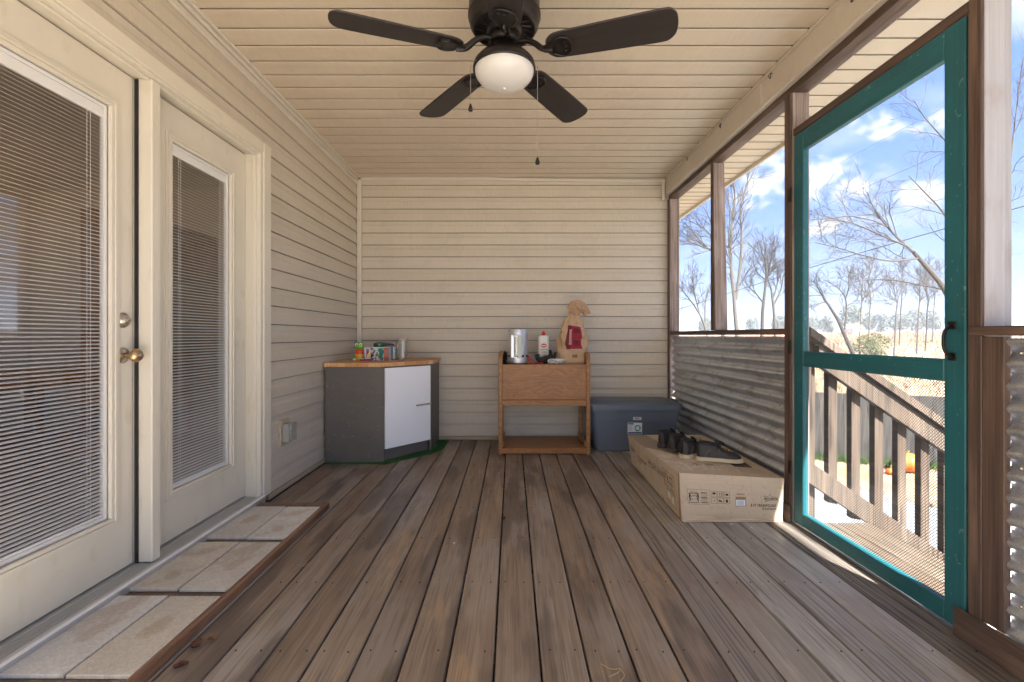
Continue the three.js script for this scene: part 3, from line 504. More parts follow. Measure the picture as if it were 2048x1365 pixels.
// ================================================================== ceiling fan
{
  const blk = std(0x1d1917, 0.38, { metalness: 0.35 }), bladeTex = tex(256, 512, (u, v) => { const g = grain(u, v, 81, 40, 4), sp = vn(u * 90, v * 260, 83, 90, 260) > 0.985 ? 1.9 : 1; return mix3([30, 25, 23], [50, 43, 40], g).map(q => q * sp); }, 0.3, 0.6);
  const bladeM = new THREE.MeshStandardMaterial({ map: bladeTex, roughness: 0.5 });
  const f = thing('ceiling_fan', 'dark bronze five blade ceiling fan with frosted glass bowl light', 'ceiling fan', [-0.031, 0, -1.862]);
  part(f, 'canopy', lathe([[0, YC - 0.012], [0.075, YC - 0.012], [0.085, YC - 0.03], [0.08, YC - 0.07], [0.06, YC - 0.085], [0, YC - 0.085]]), blk);
  const mot = part(f, 'motor_housing', lathe([[0, 2.43], [0.06, 2.43], [0.11, 2.415], [0.136, 2.385], [0.143, 2.35], [0.143, 2.30], [0.147, 2.297], [0.147, 2.285], [0.141, 2.28], [0.139, 2.255], [0.128, 2.236], [0.118, 2.234], [0.112, 2.24], [0.072, 2.238], [0.066, 2.22], [0.06, 2.215], [0, 2.215]], 48), blk);
  for (let i = 0; i < 20; i++) { const a = i / 20 * Math.PI * 2, fin = cbox(0.042, 0.006, 0.006, 0.001); part(mot, 'vent_fin', fin, blk, [Math.cos(a) * 0.092, 2.2355, -Math.sin(a) * 0.092], [0, a + 0.45, 0]); }
  part(f, 'flywheel', lathe([[0, 2.214], [0.058, 2.214], [0.062, 2.205], [0.062, 2.185], [0.056, 2.178], [0, 2.178]]), blk);
  part(f, 'switch_housing', lathe([[0, 2.1775], [0.046, 2.1775], [0.048, 2.15], [0.052, 2.135], [0.07, 2.126], [0, 2.126]]), blk);
  part(f, 'light_ring', lathe([[0, 2.1255], [0.085, 2.1255], [0.108, 2.117], [0.122, 2.10], [0.127, 2.082], [0.1265, 2.072], [0.121, 2.072], [0.119, 2.09], [0, 2.105]], 48), blk);
  const bowlPts = []; for (let i = 0; i <= 14; i++) { const a = i / 14 * Math.PI / 2; bowlPts.push([0.1195 * Math.cos(a), 2.074 - 0.072 * Math.sin(a)]); }
  const bowl = part(f, 'glass_bowl', lathe([[0.1195, 2.080], ...bowlPts], 48), new THREE.MeshPhysicalMaterial({ color: 0xcfcdc8, roughness: 0.35, transmission: 0.15, thickness: 0, side: THREE.DoubleSide }));
  part(bowl, 'bowl_nub', lathe([[0, 1.997], [0.005, 1.998], [0.008, 2.0025], [0, 2.003]], 12), std(0xcfc8bb, 0.5));
  const out = [[0.175, 0.0], [0.178, 0.03], [0.2, 0.052], [0.24, 0.060], [0.42, 0.067], [0.60, 0.071], [0.635, 0.066], [0.655, 0.045], [0.662, 0.015]];
  const sh = new THREE.Shape(); const full = [...out, ...out.slice(1).reverse().map(([r, w]) => [r, -w])]; const cv = new THREE.CatmullRomCurve3(full.map(([r, w]) => V(r, w, 0)), true, 'catmullrom', 0.4).getPoints(80); cv.forEach((p, i) => i ? sh.lineTo(p.x, p.y) : sh.moveTo(p.x, p.y));
  const bg = new THREE.ExtrudeGeometry(sh, { depth: 0.005, bevelEnabled: true, bevelSize: 0.0015, bevelThickness: 0.0012, bevelSegments: 1 }).rotateX(-Math.PI / 2);
  { const uv = bg.attributes.uv, p = bg.attributes.position; for (let i = 0; i < uv.count; i++) uv.setXY(i, p.getZ(i) + 0.1, p.getX(i)); }
  const ironPad = new THREE.Shape(); [[0.165, -0.012], [0.19, -0.02], [0.235, -0.046], [0.262, -0.036], [0.272, 0], [0.262, 0.036], [0.235, 0.046], [0.19, 0.02], [0.165, 0.012]].forEach(([x, y], i) => i ? ironPad.lineTo(x, y) : ironPad.moveTo(x, y));
  const padG = new THREE.ExtrudeGeometry(ironPad, { depth: 0.004, bevelEnabled: true, bevelSize: 0.003, bevelThickness: 0.002, bevelSegments: 2 }).rotateX(-Math.PI / 2);
  const armG = loft([[0.056, 0.052, 0], [0.09, 0.05, 0], [0.125, 0.03, 0], [0.16, -0.002, 0], [0.2, -0.010, 0]], t => [0.010 + 0.004 * t, 0.012 - 0.006 * t], 20, 10, 0, 1, true);
  for (let i = 0; i < 5; i++) {
    const a = -Math.PI / 2 + i * 2 * Math.PI / 5 + 0.022;                // the first blade points to the camera side
    const b = part(f, 'blade', bg, bladeM, [0, 2.136, 0]); b.rotation.set(-0.21, a, 0, 'YXZ');
    const ir = part(b, 'blade_iron', padG, blk, [0, -0.0075, 0]); part(b, 'blade_iron_arm', armG, blk, [0, 0, 0]);
    part(b, 'blade_iron_rim', tube([[0.2, -0.008, -0.028], [0.235, -0.010, -0.044], [0.262, -0.010, -0.034], [0.273, -0.010, 0], [0.262, -0.010, 0.034], [0.235, -0.010, 0.044], [0.2, -0.008, 0.028]], 0.004, 7, 40), blk);
    for (const z of [-0.02, 0, 0.02]) part(b, 'screw', new THREE.SphereGeometry(0.004, 8, 6), blk, [0.25, -0.0105, z]);
  }
  const chain = (x, z, y0, y1, tip) => {
    const c = part(f, 'pull_chain', tube([V(x * 0.95, 2.088, z), V(x * 1.04, 2.09, z), V(x * 1.07, 2.07, z), V(x * 1.07, y0, z), V(x * 1.07, y1, z)], 0.0011, 5, 40), nickel);
    part(c, 'pull_knob', lathe([[0, 0.032], [0.003, 0.030], [0.0085, 0.012], [0.0095, 0.006], [0.007, 0.001], [0, 0]], 14), blk, [x * 1.07, y1 - 0.031, z]);
    const beads = []; for (let y = y1; y < y0; y += 0.006) beads.push(new THREE.IcosahedronGeometry(0.0018, 0).translate(x * 1.07, y, z)); part(c, 'beads', merge(beads), nickel);
  };
  chain(-0.127, 0.01, 2.05, 1.935); chain(0.125, 0.01, 2.05, 1.72);
}

// ================================================================== corner cabinet and what stands on it
const CT = 0.786;                                       // cabinet top surface
{
  const speck = tex(512, 512, (u, v) => { const n = fbm(u * 6, v * 6, 4, 5, 6, 6), s = fbm(u * 60, v * 60, 14, 2, 60, 60) > 0.865 ? 1 : 0, d = sstep(0.6, 0.8, fbm(u * 12, v * 30, 15, 4, 12, 30)); let c = mix3([92, 87, 81], [102, 97, 91], n); c = mix3(c, [120, 104, 86], d * 0.3); return s ? mix3(c, [170, 164, 154], 0.7) : c; }, 0.7, 0.7);
  const gr = new THREE.MeshStandardMaterial({ map: speck, roughness: 0.55 }), wd = std(0xf1f4f7, 0.35);
  const butcher = tex(512, 512, (u, v) => { const st = Math.floor(u * 9), len = 4, row = Math.floor(v * len + hash(st, 3, 7) * 3), t = hash(st, row, 9), g = vn(u * 220, v * 12, 21, 220, 12), kn = sstep(0.72, 0.85, fbm(u * 14, v * 14, 23, 3, 14, 14)); let c = mix3([176, 120, 72], [224, 182, 128], 0.55 * t + 0.45 * g); return mix3(c, [110, 66, 36], kn * 0.6); }, 0.42, 0.42);
  const bm = new THREE.MeshStandardMaterial({ map: butcher, roughness: 0.5 });
  const c = thing('corner_cabinet', 'grey corner cabinet with white door and butcher block top', 'cabinet', [0, 0, 0]);
  // plan corners (x, distance): left face on z = -3.6, angled door, right side back to the wall
  const A = [-1.462, 3.598], B = [-1.013, 3.598], C = [-0.697, 3.968], D = [-0.697, 4.392], E = [-1.462, 4.392];
  const up = (pts, y0, y1, bevel = 0) => prism(pts.map(([x, z]) => [x, z]), y1 - y0, bevel).rotateX(-Math.PI / 2).translate(0, y0, 0);      // shape y -> -z, depth -> +y
  part(c, 'side_panel', bb(A[0], B[0], 0.010, 0.757, -3.614, -3.598, 0.001, 0.1, 0.2), gr);
  part(c, 'side_panel', bb(C[0] - 0.016, C[0], 0.010, 0.757, -D[1], -C[1], 0.001, 0.3, 0.1), gr);
  const dir = V(C[0] - B[0], 0, -(C[1] - B[1])), L = dir.length(), yaw = Math.atan2(-dir.z, dir.x), mid = V((B[0] + C[0]) / 2, 0, -(B[1] + C[1]) / 2);
  const face = (n, w, h, t, y, off, m, dx = 0) => { const p = part(c, n, cbox(w, h, t, 0.002), m); p.position.set(mid.x, y, mid.z).add(V(Math.cos(yaw), 0, -Math.sin(yaw)).multiplyScalar(dx)).add(V(Math.sin(yaw), 0, Math.cos(yaw)).multiplyScalar(off)); p.rotation.y = yaw; return p; };
  face('face_frame', L - 0.016, 0.66, 0.014, 0.424, -0.012, gr);
  face('toe_board', L - 0.03, 0.094, 0.014, 0.06, -0.035, gr);
  const dr = face('cabinet_door', L - 0.035, 0.635, 0.017, 0.4275, 0.0045, wd);
  const hb = part(dr, 'bar_handle', new THREE.CylinderGeometry(0.0055, 0.0055, 0.155, 12), nickel, [L / 2 - 0.105, -0.005, 0.033], [0, 0, Math.PI / 2]);
  for (const s of [-1, 1]) part(hb, 'handle_stud', new THREE.CylinderGeometry(0.004, 0.004, 0.024, 8), nickel, [0, s * 0.06, 0], [Math.PI / 2, 0, 0]).position.z = -0.0125;
  const edge = bb(B[0] - 0.0005, B[0] + 0.012, 0.010, 0.757, -3.62, -3.5985, 0.001); part(c, 'corner_edge', edge, gr);
  part(c, 'carcass', up([[A[0] + 0.004, A[1] + 0.02], [B[0] - 0.01, B[1] + 0.03], [C[0] - 0.03, C[1] + 0.02], [D[0] - 0.02, D[1]], [E[0] + 0.004, E[1]]], 0.012, 0.755), gr);
  part(c, 'worktop', up([[A[0] - 0.006, A[1] - 0.016], [B[0] + 0.002, B[1] - 0.016], [C[0] + 0.014, C[1] - 0.014], [C[0] + 0.014, D[1] + 0.006], [E[0] - 0.006, D[1] + 0.006]], 0.7585, CT, 0.0025), bm);
  // turf mat under it
  const turfTex = tex(256, 256, (u, v) => { const n = vn(u * 90, v * 90, 5, 90, 90), m = fbm(u * 8, v * 8, 6, 4, 8, 8); return [lerp(38, 62, n) * (0.8 + 0.4 * m), lerp(74, 116, n) * (0.8 + 0.4 * m), lerp(30, 52, n) * (0.8 + 0.4 * m)]; }, 0.2, 0.2);
  const tm = thing('turf_mat', 'green artificial turf mat under the corner cabinet', 'mat');
  const outline = [[-1.462, 3.575], [-1.02, 3.568], [-0.98, 3.575], [-0.80, 3.76], [-0.66, 3.915], [-0.605, 4.05], [-0.60, 4.38], [-1.462, 4.38]];
  part(tm, 'backing', up(outline, 0.002, 0.0075), new THREE.MeshStandardMaterial({ map: turfTex, roughness: 0.95 }));
  const tri = [], uv = [], rr = rng(5);
  for (let i = 0; i < 5200; i++) { const k = Math.floor(rr() * 5) + 1, p = outline[k], q = outline[k + 1] || p, t = rr(), inx = rr() * 0.09, x = lerp(p[0], q[0], t) - inx * 0.7, z = lerp(p[1], q[1], t) + inx * 0.7; if (z > 4.37 || x > -0.602 || x < -1.46) continue; const a = rr() * 6.28, l = 0.006 + rr() * 0.007, ca = Math.cos(a) * 0.0012, sa = Math.sin(a) * 0.0012; tri.push(x - ca, 0.007, -z - sa, x + ca, 0.007, -z + sa, x + (rr() - 0.5) * 0.006, 0.007 + l, -z + (rr() - 0.5) * 0.006); uv.push(x, z, x, z, x, z); }
  const bl = part(tm, 'turf_blades', soup(tri, uv), new THREE.MeshStandardMaterial({ map: turfTex, roughness: 0.9, side: THREE.DoubleSide })); bl.userData.kind = 'stuff';
}
{ // green toy figure: smooth seated animal with an orange bib
  const t = thing('toy_figure', 'small green plastic toy animal with orange bib on the worktop', 'toy', [-1.30, CT + 0.001, -3.92], 0.1);
  const g = std(0x6fae3a, 0.4), y = std(0xe0b23a, 0.45), o = std(0xd8492a, 0.45), w = std(0xe9ecdc, 0.4), k = std(0x14140f, 0.3), dg = std(0x7f9a3c, 0.45);
  part(t, 'body', lathe([[0, 0], [0.032, 0.002], [0.038, 0.02], [0.034, 0.05], [0.028, 0.078], [0.02, 0.095], [0, 0.1]], 20), y);
  part(t, 'bib', lathe([[0.034, 0.058], [0.036, 0.07], [0.03, 0.092], [0.022, 0.1]], 20), o);
  part(t, 'head', new THREE.SphereGeometry(0.038, 24, 16).scale(1.08, 0.92, 1), g, [0, 0.125, 0.004]);
  part(t, 'snout', new THREE.SphereGeometry(0.024, 18, 12).scale(1.2, 0.6, 1.1), g, [0.004, 0.112, 0.03]);
  for (const s of [-1, 1]) { const e = part(t, 'eye', new THREE.SphereGeometry(0.0135, 14, 10).scale(0.8, 1.25, 0.6), w, [s * 0.018, 0.134, 0.034]); part(e, 'pupil', new THREE.SphereGeometry(0.007, 10, 8).scale(0.8, 1.3, 0.5), k, [0.001, 0.0, 0.006]); part(t, 'leg', new THREE.SphereGeometry(0.022, 16, 10).scale(1.1, 0.9, 1.2), dg, [s * 0.036, 0.02, 0.012]); part(t, 'foot', new THREE.SphereGeometry(0.014, 14, 8).scale(1.1, 0.8, 1.3), w, [s * 0.03, 0.0125, 0.042]); }
}
{
  const art = canvasTex(512, 256, (x, w, h) => {
    x.fillStyle = '#c8d6dc'; x.fillRect(0, 0, w, h); const r = rng(9);
    const cols = ['#7ba9c4', '#d9b9a4', '#2f8a74', '#3c5a63', '#8a4a3c', '#d8d3c4', '#5fae9a', '#b9cfd8', '#6b3c34'];
    for (let i = 0; i < 60; i++) { x.fillStyle = cols[Math.floor(r() * cols.length)]; x.beginPath(); x.ellipse(r() * w, r() * h, 10 + r() * 50, 8 + r() * 28, r() * 3, 0, 6.3); x.fill(); }
    x.fillStyle = '#2c8270'; x.beginPath(); x.ellipse(350, 130, 42, 110, 0.1, 0, 6.3); x.fill(); x.fillStyle = '#a4594a'; x.fillRect(410, 0, 102, h); x.fillStyle = '#c99a86'; for (let i = 0; i < 6; i++) x.fillRect(420 + i * 15, 40 + (i % 2) * 10, 6, 140);
    x.fillStyle = '#dfe6ea'; x.fillRect(0, 0, 10, h); x.fillRect(0, 0, w, 8);
  });
  const bx = thing('game_box', 'flat printed carton with mixed blue, green and red artwork on the worktop', 'box', [-1.155, CT + 0.001, -3.95], -0.05);
  part(bx, 'carton', bb(-0.11, 0.11, 0, 0.116, -0.03, 0.03, 0.002), std(0xb9c3c8, 0.5)); part(bx, 'printed_front', new THREE.PlaneGeometry(0.216, 0.112), new THREE.MeshStandardMaterial({ map: art, roughness: 0.35 }), [0, 0.058, 0.0306]);
  const b2 = thing('toy_package', 'red and yellow printed toy package leaning on the green toy', 'package', [-1.225, CT + 0.001, -3.905], 0.2);
  const art2 = canvasTex(128, 256, (x, w, h) => { x.fillStyle = '#a9cfe0'; x.fillRect(0, 0, w, h); x.fillStyle = '#b32a2c'; x.fillRect(30, 20, 70, 170); x.fillStyle = '#e6c33a'; x.beginPath(); x.ellipse(84, 150, 30, 60, 0.4, 0, 6.3); x.fill(); x.fillStyle = '#3b2320'; x.fillRect(48, 60, 30, 60); });
  part(b2, 'carton', bb(-0.026, 0.026, 0, 0.112, -0.012, 0.012, 0.0015), std(0xb23335, 0.5)); part(b2, 'printed_front', new THREE.PlaneGeometry(0.049, 0.108), new THREE.MeshStandardMaterial({ map: art2, roughness: 0.4 }), [0, 0.056, 0.0124]);
  part(b2, 'tray', bb(-0.06, 0.035, 0, 0.018, 0.013, 0.05, 0.003), std(0xb42a30, 0.45));
  const wg = thing('toy_blaster', 'dark teal toy water blaster lying behind the printed carton', 'toy', [-1.09, CT + 0.001, -4.10], 0.08);
  const tq = std(0x3d5a5e, 0.5), rd = std(0xb3302a, 0.45), gn = std(0x57c845, 0.4);
  part(wg, 'barrel', loft([[-0.14, 0.13, 0], [-0.05, 0.138, 0], [0.06, 0.135, 0], [0.13, 0.142, 0]], t => [0.016 + 0.005 * Math.sin(t * 9), 0.016], 24, 12, 0.1, 3), tq);
  part(wg, 'stock', bb(-0.13, 0.1, 0, 0.118, -0.02, 0.02, 0.008), std(0x2f2a2c, 0.6)); part(wg, 'grip', bb(0.055, 0.085, 0.105, 0.15, -0.012, 0.012, 0.004), rd, [0, 0, 0.03]); part(wg, 'cap', new THREE.SphereGeometry(0.014, 12, 8), gn, [-0.085, 0.132, 0.03]);
  const bt = thing('blue_carton', 'slim blue carton between the printed carton and plastic cups', 'box', [-1.03, CT + 0.001, -3.99], 0.1);
  part(bt, 'carton', bb(-0.016, 0.016, 0, 0.122, -0.03, 0.03, 0.002), std(0x3f6f98, 0.5)); part(bt, 'band', bb(-0.0165, 0.0165, 0.01, 0.05, -0.0305, 0.0305, 0.002), std(0x8c7c66, 0.6)); part(bt, 'stripe', bb(0.004, 0.0168, 0.012, 0.118, -0.0308, 0.0308, 0.001), std(0xcfd8dc, 0.5));
  const cupG = new THREE.MeshPhysicalMaterial({ color: 0xf4f4f2, roughness: 0.16, transmission: 0.92, thickness: 0, ior: 1.45, side: THREE.DoubleSide });
  const cup = (x, z, h, n, lab) => {
    const c = thing('plastic_cup', lab, 'cup', [x, CT + 0.001, z], 0, 'plastic cups on the worktop'), seg = 18, pts = [];
    const mk = y0 => lathe([[0, y0 + 0.003], [0.0285, y0 + 0.003], [0.030, y0], [0.033, y0 + 0.02], [0.0375, y0 + h * 0.5], [0.043, y0 + h - 0.004], [0.0445, y0 + h]], seg);
    for (let i = 0; i < n; i++) { part(c, i ? 'nested_cup' : 'cup_body', mk(i * 0.012).toNonIndexed(), cupG).geometry.computeVertexNormals(); part(c, 'rim', new THREE.TorusGeometry(0.0445, 0.0016, 6, 28).rotateX(Math.PI / 2), cupG, [0, i * 0.012 + h, 0]); }
    const ribs = []; for (let i = 0; i < 14; i++) for (let j = 0; j < 6; j++) { const a = i / 14 * 6.283 + (j % 2) * 0.22, y = 0.02 + j * h * 0.15, r = lerp(0.0335, 0.043, y / h); ribs.push(new THREE.OctahedronGeometry(0.005, 0).scale(1, 1.7, 0.5).rotateY(-a + Math.PI / 2).translate(Math.cos(a) * r, y, Math.sin(a) * r)); }
    part(c, 'facets', merge(ribs), cupG);
  };
  cup(-0.975, -3.96, 0.165, 1, 'clear faceted plastic cup next to the blue carton'); cup(-0.925, -3.90, 0.168, 3, 'stack of clear faceted plastic cups nearest the cabinet door edge');
}

// ================================================================== wooden stand with the grill things
const ST = 0.752;
{
  const s = thing('wooden_stand', 'oak veneer stand with deep front panel and low open shelf', 'stand', [0.2725, 0, -3.86]);
  const hw = 0.381, t = 0.024, dep = 0.46;
  const side = prism([[0, 0], [0.042, 0], [0.042, 0.36], [0.05, 0.40], [dep - 0.05, 0.40], [dep - 0.04, 0.36], [dep - 0.04, 0], [dep, 0], [dep, 0.8], [dep - 0.03, 0.857], [0.06, 0.857], [0.028, 0.85], [0.008, 0.82], [0, 0.775]], t, 0.005).rotateY(Math.PI / 2);
  { const uv = side.attributes.uv; for (let i = 0; i < uv.count; i++) uv.setXY(i, uv.getX(i) + 0.05, uv.getY(i)); }
  for (const x of [-hw, hw - t]) part(s, 'side_panel', side, oak, [x, 0.001, 0]);
  const panelTex = oakTex.clone(); panelTex.rotation = Math.PI / 2; panelTex.needsUpdate = true; const oakH = oak.clone(); oakH.map = panelTex;
  const wide = (n, w, h, d, pos, m = oak, uo = 0) => part(s, n, cbox(w, h, d, 0.003, uo, uo * 1.7), m, pos);
  wide('front_panel', 2 * hw - 2 * t - 0.002, 0.298, 0.018, [0, 0.609, -0.022], oak, 0.31);
  wide('front_rail', 2 * hw - 2 * t - 0.002, 0.05, 0.022, [0, 0.434, -0.018], oak, 0.62);
  wide('top_shelf', 2 * hw - 2 * t - 0.002, 0.018, dep - 0.06, [0, ST - 0.010, -dep / 2 - 0.01], oak, 0.11);
  wide('low_shelf', 2 * hw - 2 * t - 0.002, 0.016, dep - 0.02, [0, 0.046, -dep / 2], oak, 0.81);
  wide('low_rail', 2 * hw - 2 * t - 0.002, 0.044, 0.018, [0, 0.0305, -0.012], oak, 0.43);
  for (const x of [-1, 1]) part(s, 'side_rail', cbox(0.018, 0.05, dep - 0.08, 0.003), oak, [x * (hw - t - 0.011), 0.085, -dep / 2]);
  part(s, 'back_rail', cbox(2 * hw - 2 * t - 0.002, 0.07, 0.016, 0.003), oak, [0, 0.70, -dep + 0.02]);
}
const topY = ST + 0.0005;
{
  const c = thing('chimney_starter', 'galvanised charcoal chimney starter with bent metal handle on the stand', 'chimney starter', [0.052, topY + 0.012, -4.03]);
  const r = 0.086, h = 0.29;
  part(c, 'cylinder', lathe([[r - 0.002, 0], [r, 0], [r, 0.018], [r + 0.002, 0.02], [r + 0.002, 0.024], [r, 0.026], [r, h - 0.03], [r + 0.002, h - 0.027], [r + 0.002, h - 0.022], [r, h - 0.02], [r, h], [r - 0.002, h], [r - 0.002, 0]], 48), galv);
  for (let i = 0; i < 12; i++) { const a = i / 12 * 6.283 + 0.5; part(c, 'vent_hole', new THREE.CylinderGeometry(0.011, 0.011, 0.003, 14), black, [Math.sin(a) * (r + 0.0005), 0.06, Math.cos(a) * (r + 0.0005)], [Math.PI / 2, 0, -a]).rotation.set(Math.PI / 2, 0, -a); }
  const sheet = std(0xdadfe2, 0.3, { metalness: 0.7 }), arm = a => { const g = new THREE.Group(); return g; };
  const hd = part(c, 'handle', bb(-0.018, 0.018, 0.045, 0.24, -0.004, 0.004, 0.002), std(0xb9bcae, 0.5, { metalness: 0.4 }), [0.012, 0, r + 0.052], [0, 0.15, 0]);
  part(hd, 'heat_shield', bb(-0.068, -0.044, 0.05, 0.24, -0.05, -0.046, 0.001), sheet, [0, 0, 0.02]);
  for (const y of [0.05, 0.232]) part(hd, 'bracket', bb(-0.05, 0.016, y - 0.004, y + 0.004, -0.05, -0.001, 0.001), sheet);
  const gt = thing('charcoal_grate', 'black perforated grate under the chimney starter', 'grate', [0.03, topY + 0.0055, -4.03]); const bars = [];
  for (let i = -6; i <= 6; i++) part(gt, 'bar', new THREE.CylinderGeometry(0.003, 0.003, 0.2, 6), black, [i * 0.015, 0.003, 0], [Math.PI / 2, 0, 0]);
  part(gt, 'rim', new THREE.TorusGeometry(0.1, 0.004, 6, 40).rotateX(Math.PI / 2), black);
  const lab = canvasTex(256, 384, (x, w, h) => {
    x.fillStyle = '#d5d0c4'; x.fillRect(0, 0, w, h); x.fillStyle = '#a82a28'; x.beginPath(); x.ellipse(128, 70, 86, 46, 0, 0, 6.3); x.fill(); x.fillRect(44, 54, 168, 34); x.textAlign = 'center'; x.fillStyle = '#f2ece4'; for (let i = 0; i < 5; i++) x.fillRect(62 + i * 28, 58, 18, 28); x.fillStyle = '#a82a28'; x.fillRect(40, 100, 176, 6);
    x.fillStyle = '#3a3c3a'; x.font = 'bold 54px sans-serif'; x.fillText('LIGHTER', 128, 180); x.fillText('FLUID', 128, 240); x.fillStyle = '#8a8578'; for (let i = 0; i < 6; i++) x.fillRect(40, 270 + i * 16, 176 - (i % 3) * 30, 5);
  });
  const b = thing('lighter_fluid_bottle', 'white lighter fluid bottle with red cap and red badge label', 'bottle', [0.283, topY, -4.12]);
  part(b, 'bottle_body', loft([[0, 0, 0], [0, 0.006, 0], [0, 0.1, 0], [0, 0.2, 0], [0, 0.225, 0], [0, 0.245, 0], [0, 0.252, 0]], t => { const y = t * 0.252, k = y < 0.19 ? 1 : Math.max(0.28, Math.sqrt(Math.max(0, 1 - Math.pow((y - 0.19) / 0.062, 2)))); return [0.05 * k, 0.029 * Math.min(1, k + 0.1), 3]; }, 40, 28), std(0xd6d5d0, 0.3));
  part(b, 'label_sheet', bb(-0.040, 0.040, 0.035, 0.19, 0.0268, 0.0295, 0.001), std(0xd5d0c4, 0.5)); part(b, 'printed_label', new THREE.PlaneGeometry(0.078, 0.150), new THREE.MeshStandardMaterial({ map: lab, roughness: 0.5 }), [0, 0.1125, 0.0299]);
  const cp = part(b, 'red_cap', lathe([[0, 0.288], [0.008, 0.288], [0.009, 0.272], [0.017, 0.270], [0.018, 0.250], [0, 0.249]], 18), std(0xc43228, 0.4)); part(cp, 'spout_wings', bb(-0.014, 0.014, 0.272, 0.281, -0.004, 0.004, 0.002), std(0xc43228, 0.4));
}
{
  const m = thing('grill_tongs', 'red handled steel grill tongs lying on the stand', 'tongs', [0.17, topY, -4.00]);
  const rd = std(0xb5242f, 0.4);
  part(m, 'arm', tube([[0.03, 0.012, 0.05], [0.0, 0.05, 0.0], [-0.05, 0.10, -0.06]], 0.004, 7), nickel); part(m, 'arm', tube([[0.1, 0.02, 0.03], [0.03, 0.06, -0.02], [-0.04, 0.115, -0.07]], 0.004, 7), nickel);
  part(m, 'grip', tube([[0.03, 0.012, 0.05], [0.02, 0.014, 0.075], [-0.01, 0.012, 0.09]], 0.009, 8), rd); part(m, 'grip', tube([[-0.03, 0.03, 0.06], [-0.02, 0.06, 0.02], [-0.05, 0.085, -0.02]], 0.008, 8), rd); part(m, 'grip', tube([[0.1, 0.02, 0.03], [0.075, 0.012, 0.07], [0.04, 0.01, 0.085]], 0.008, 8), rd);
  const g = thing('black_glove', 'crumpled black glove heap in front of the bottle', 'glove', [0.305, topY, -3.97]);
  part(g, 'palm', loft([[-0.075, 0.035, 0], [-0.03, 0.04, 0], [0.03, 0.05, -0.01], [0.07, 0.035, 0]], t => [0.034 * Math.sin(Math.PI * (0.15 + 0.7 * t)), 0.036 * Math.sin(Math.PI * (0.15 + 0.7 * t))], 24, 16, 0.35, 4, true), std(0x1a1a1c, 0.85));
  part(g, 'finger', loft([[0.02, 0.05, 0], [0.03, 0.09, -0.005], [0.022, 0.125, -0.005]], t => [0.024 * (1 - 0.6 * t), 0.02 * (1 - 0.6 * t)], 14, 12, 0.25, 6), std(0x1a1a1c, 0.85));
  part(g, 'finger', loft([[0.05, 0.05, 0], [0.066, 0.085, 0], [0.07, 0.105, 0]], t => [0.02 * (1 - 0.6 * t), 0.02 * (1 - 0.6 * t)], 14, 12, 0.25, 8), std(0x1a1a1c, 0.85));
  part(g, 'cuff', loft([[-0.06, 0.03, 0.02], [-0.08, 0.05, 0.02], [-0.09, 0.085, 0.01]], t => [0.02, 0.022], 14, 12, 0.3, 9), std(0x20201f, 0.85));
  const p = []; const rr = rng(3); for (let i = 0; i <= 46; i++) { const a = i * 0.72, r = 0.03 + 0.018 * Math.sin(i * 0.9); p.push(V(Math.cos(a) * r * 1.5, 0.012 + 0.034 * Math.abs(Math.sin(i * 0.45)) + 0.006 * rr(), Math.sin(a) * r * 0.7)); }
  single('white_cord', tube(p, 0.0052, 7, 260), std(0xd6d3cc, 0.55), 'bundle of white cord lying against the paper bag', 'cord', [0.375, topY - 0.003, -3.93]);
  const cr = thing('black_cable', 'coil of black cable at the end of the stand beside the chimney starter', 'cable', [-0.062, topY, -4.10]);
  for (let i = 0; i < 5; i++) part(cr, 'coil', new THREE.TorusGeometry(0.045 + 0.004 * i, 0.005, 6, 30).rotateY(1.2 + i * 0.12).rotateX(0.2), black, [0, 0.05 + 0.004 * (i % 2), i * 0.004]);
}
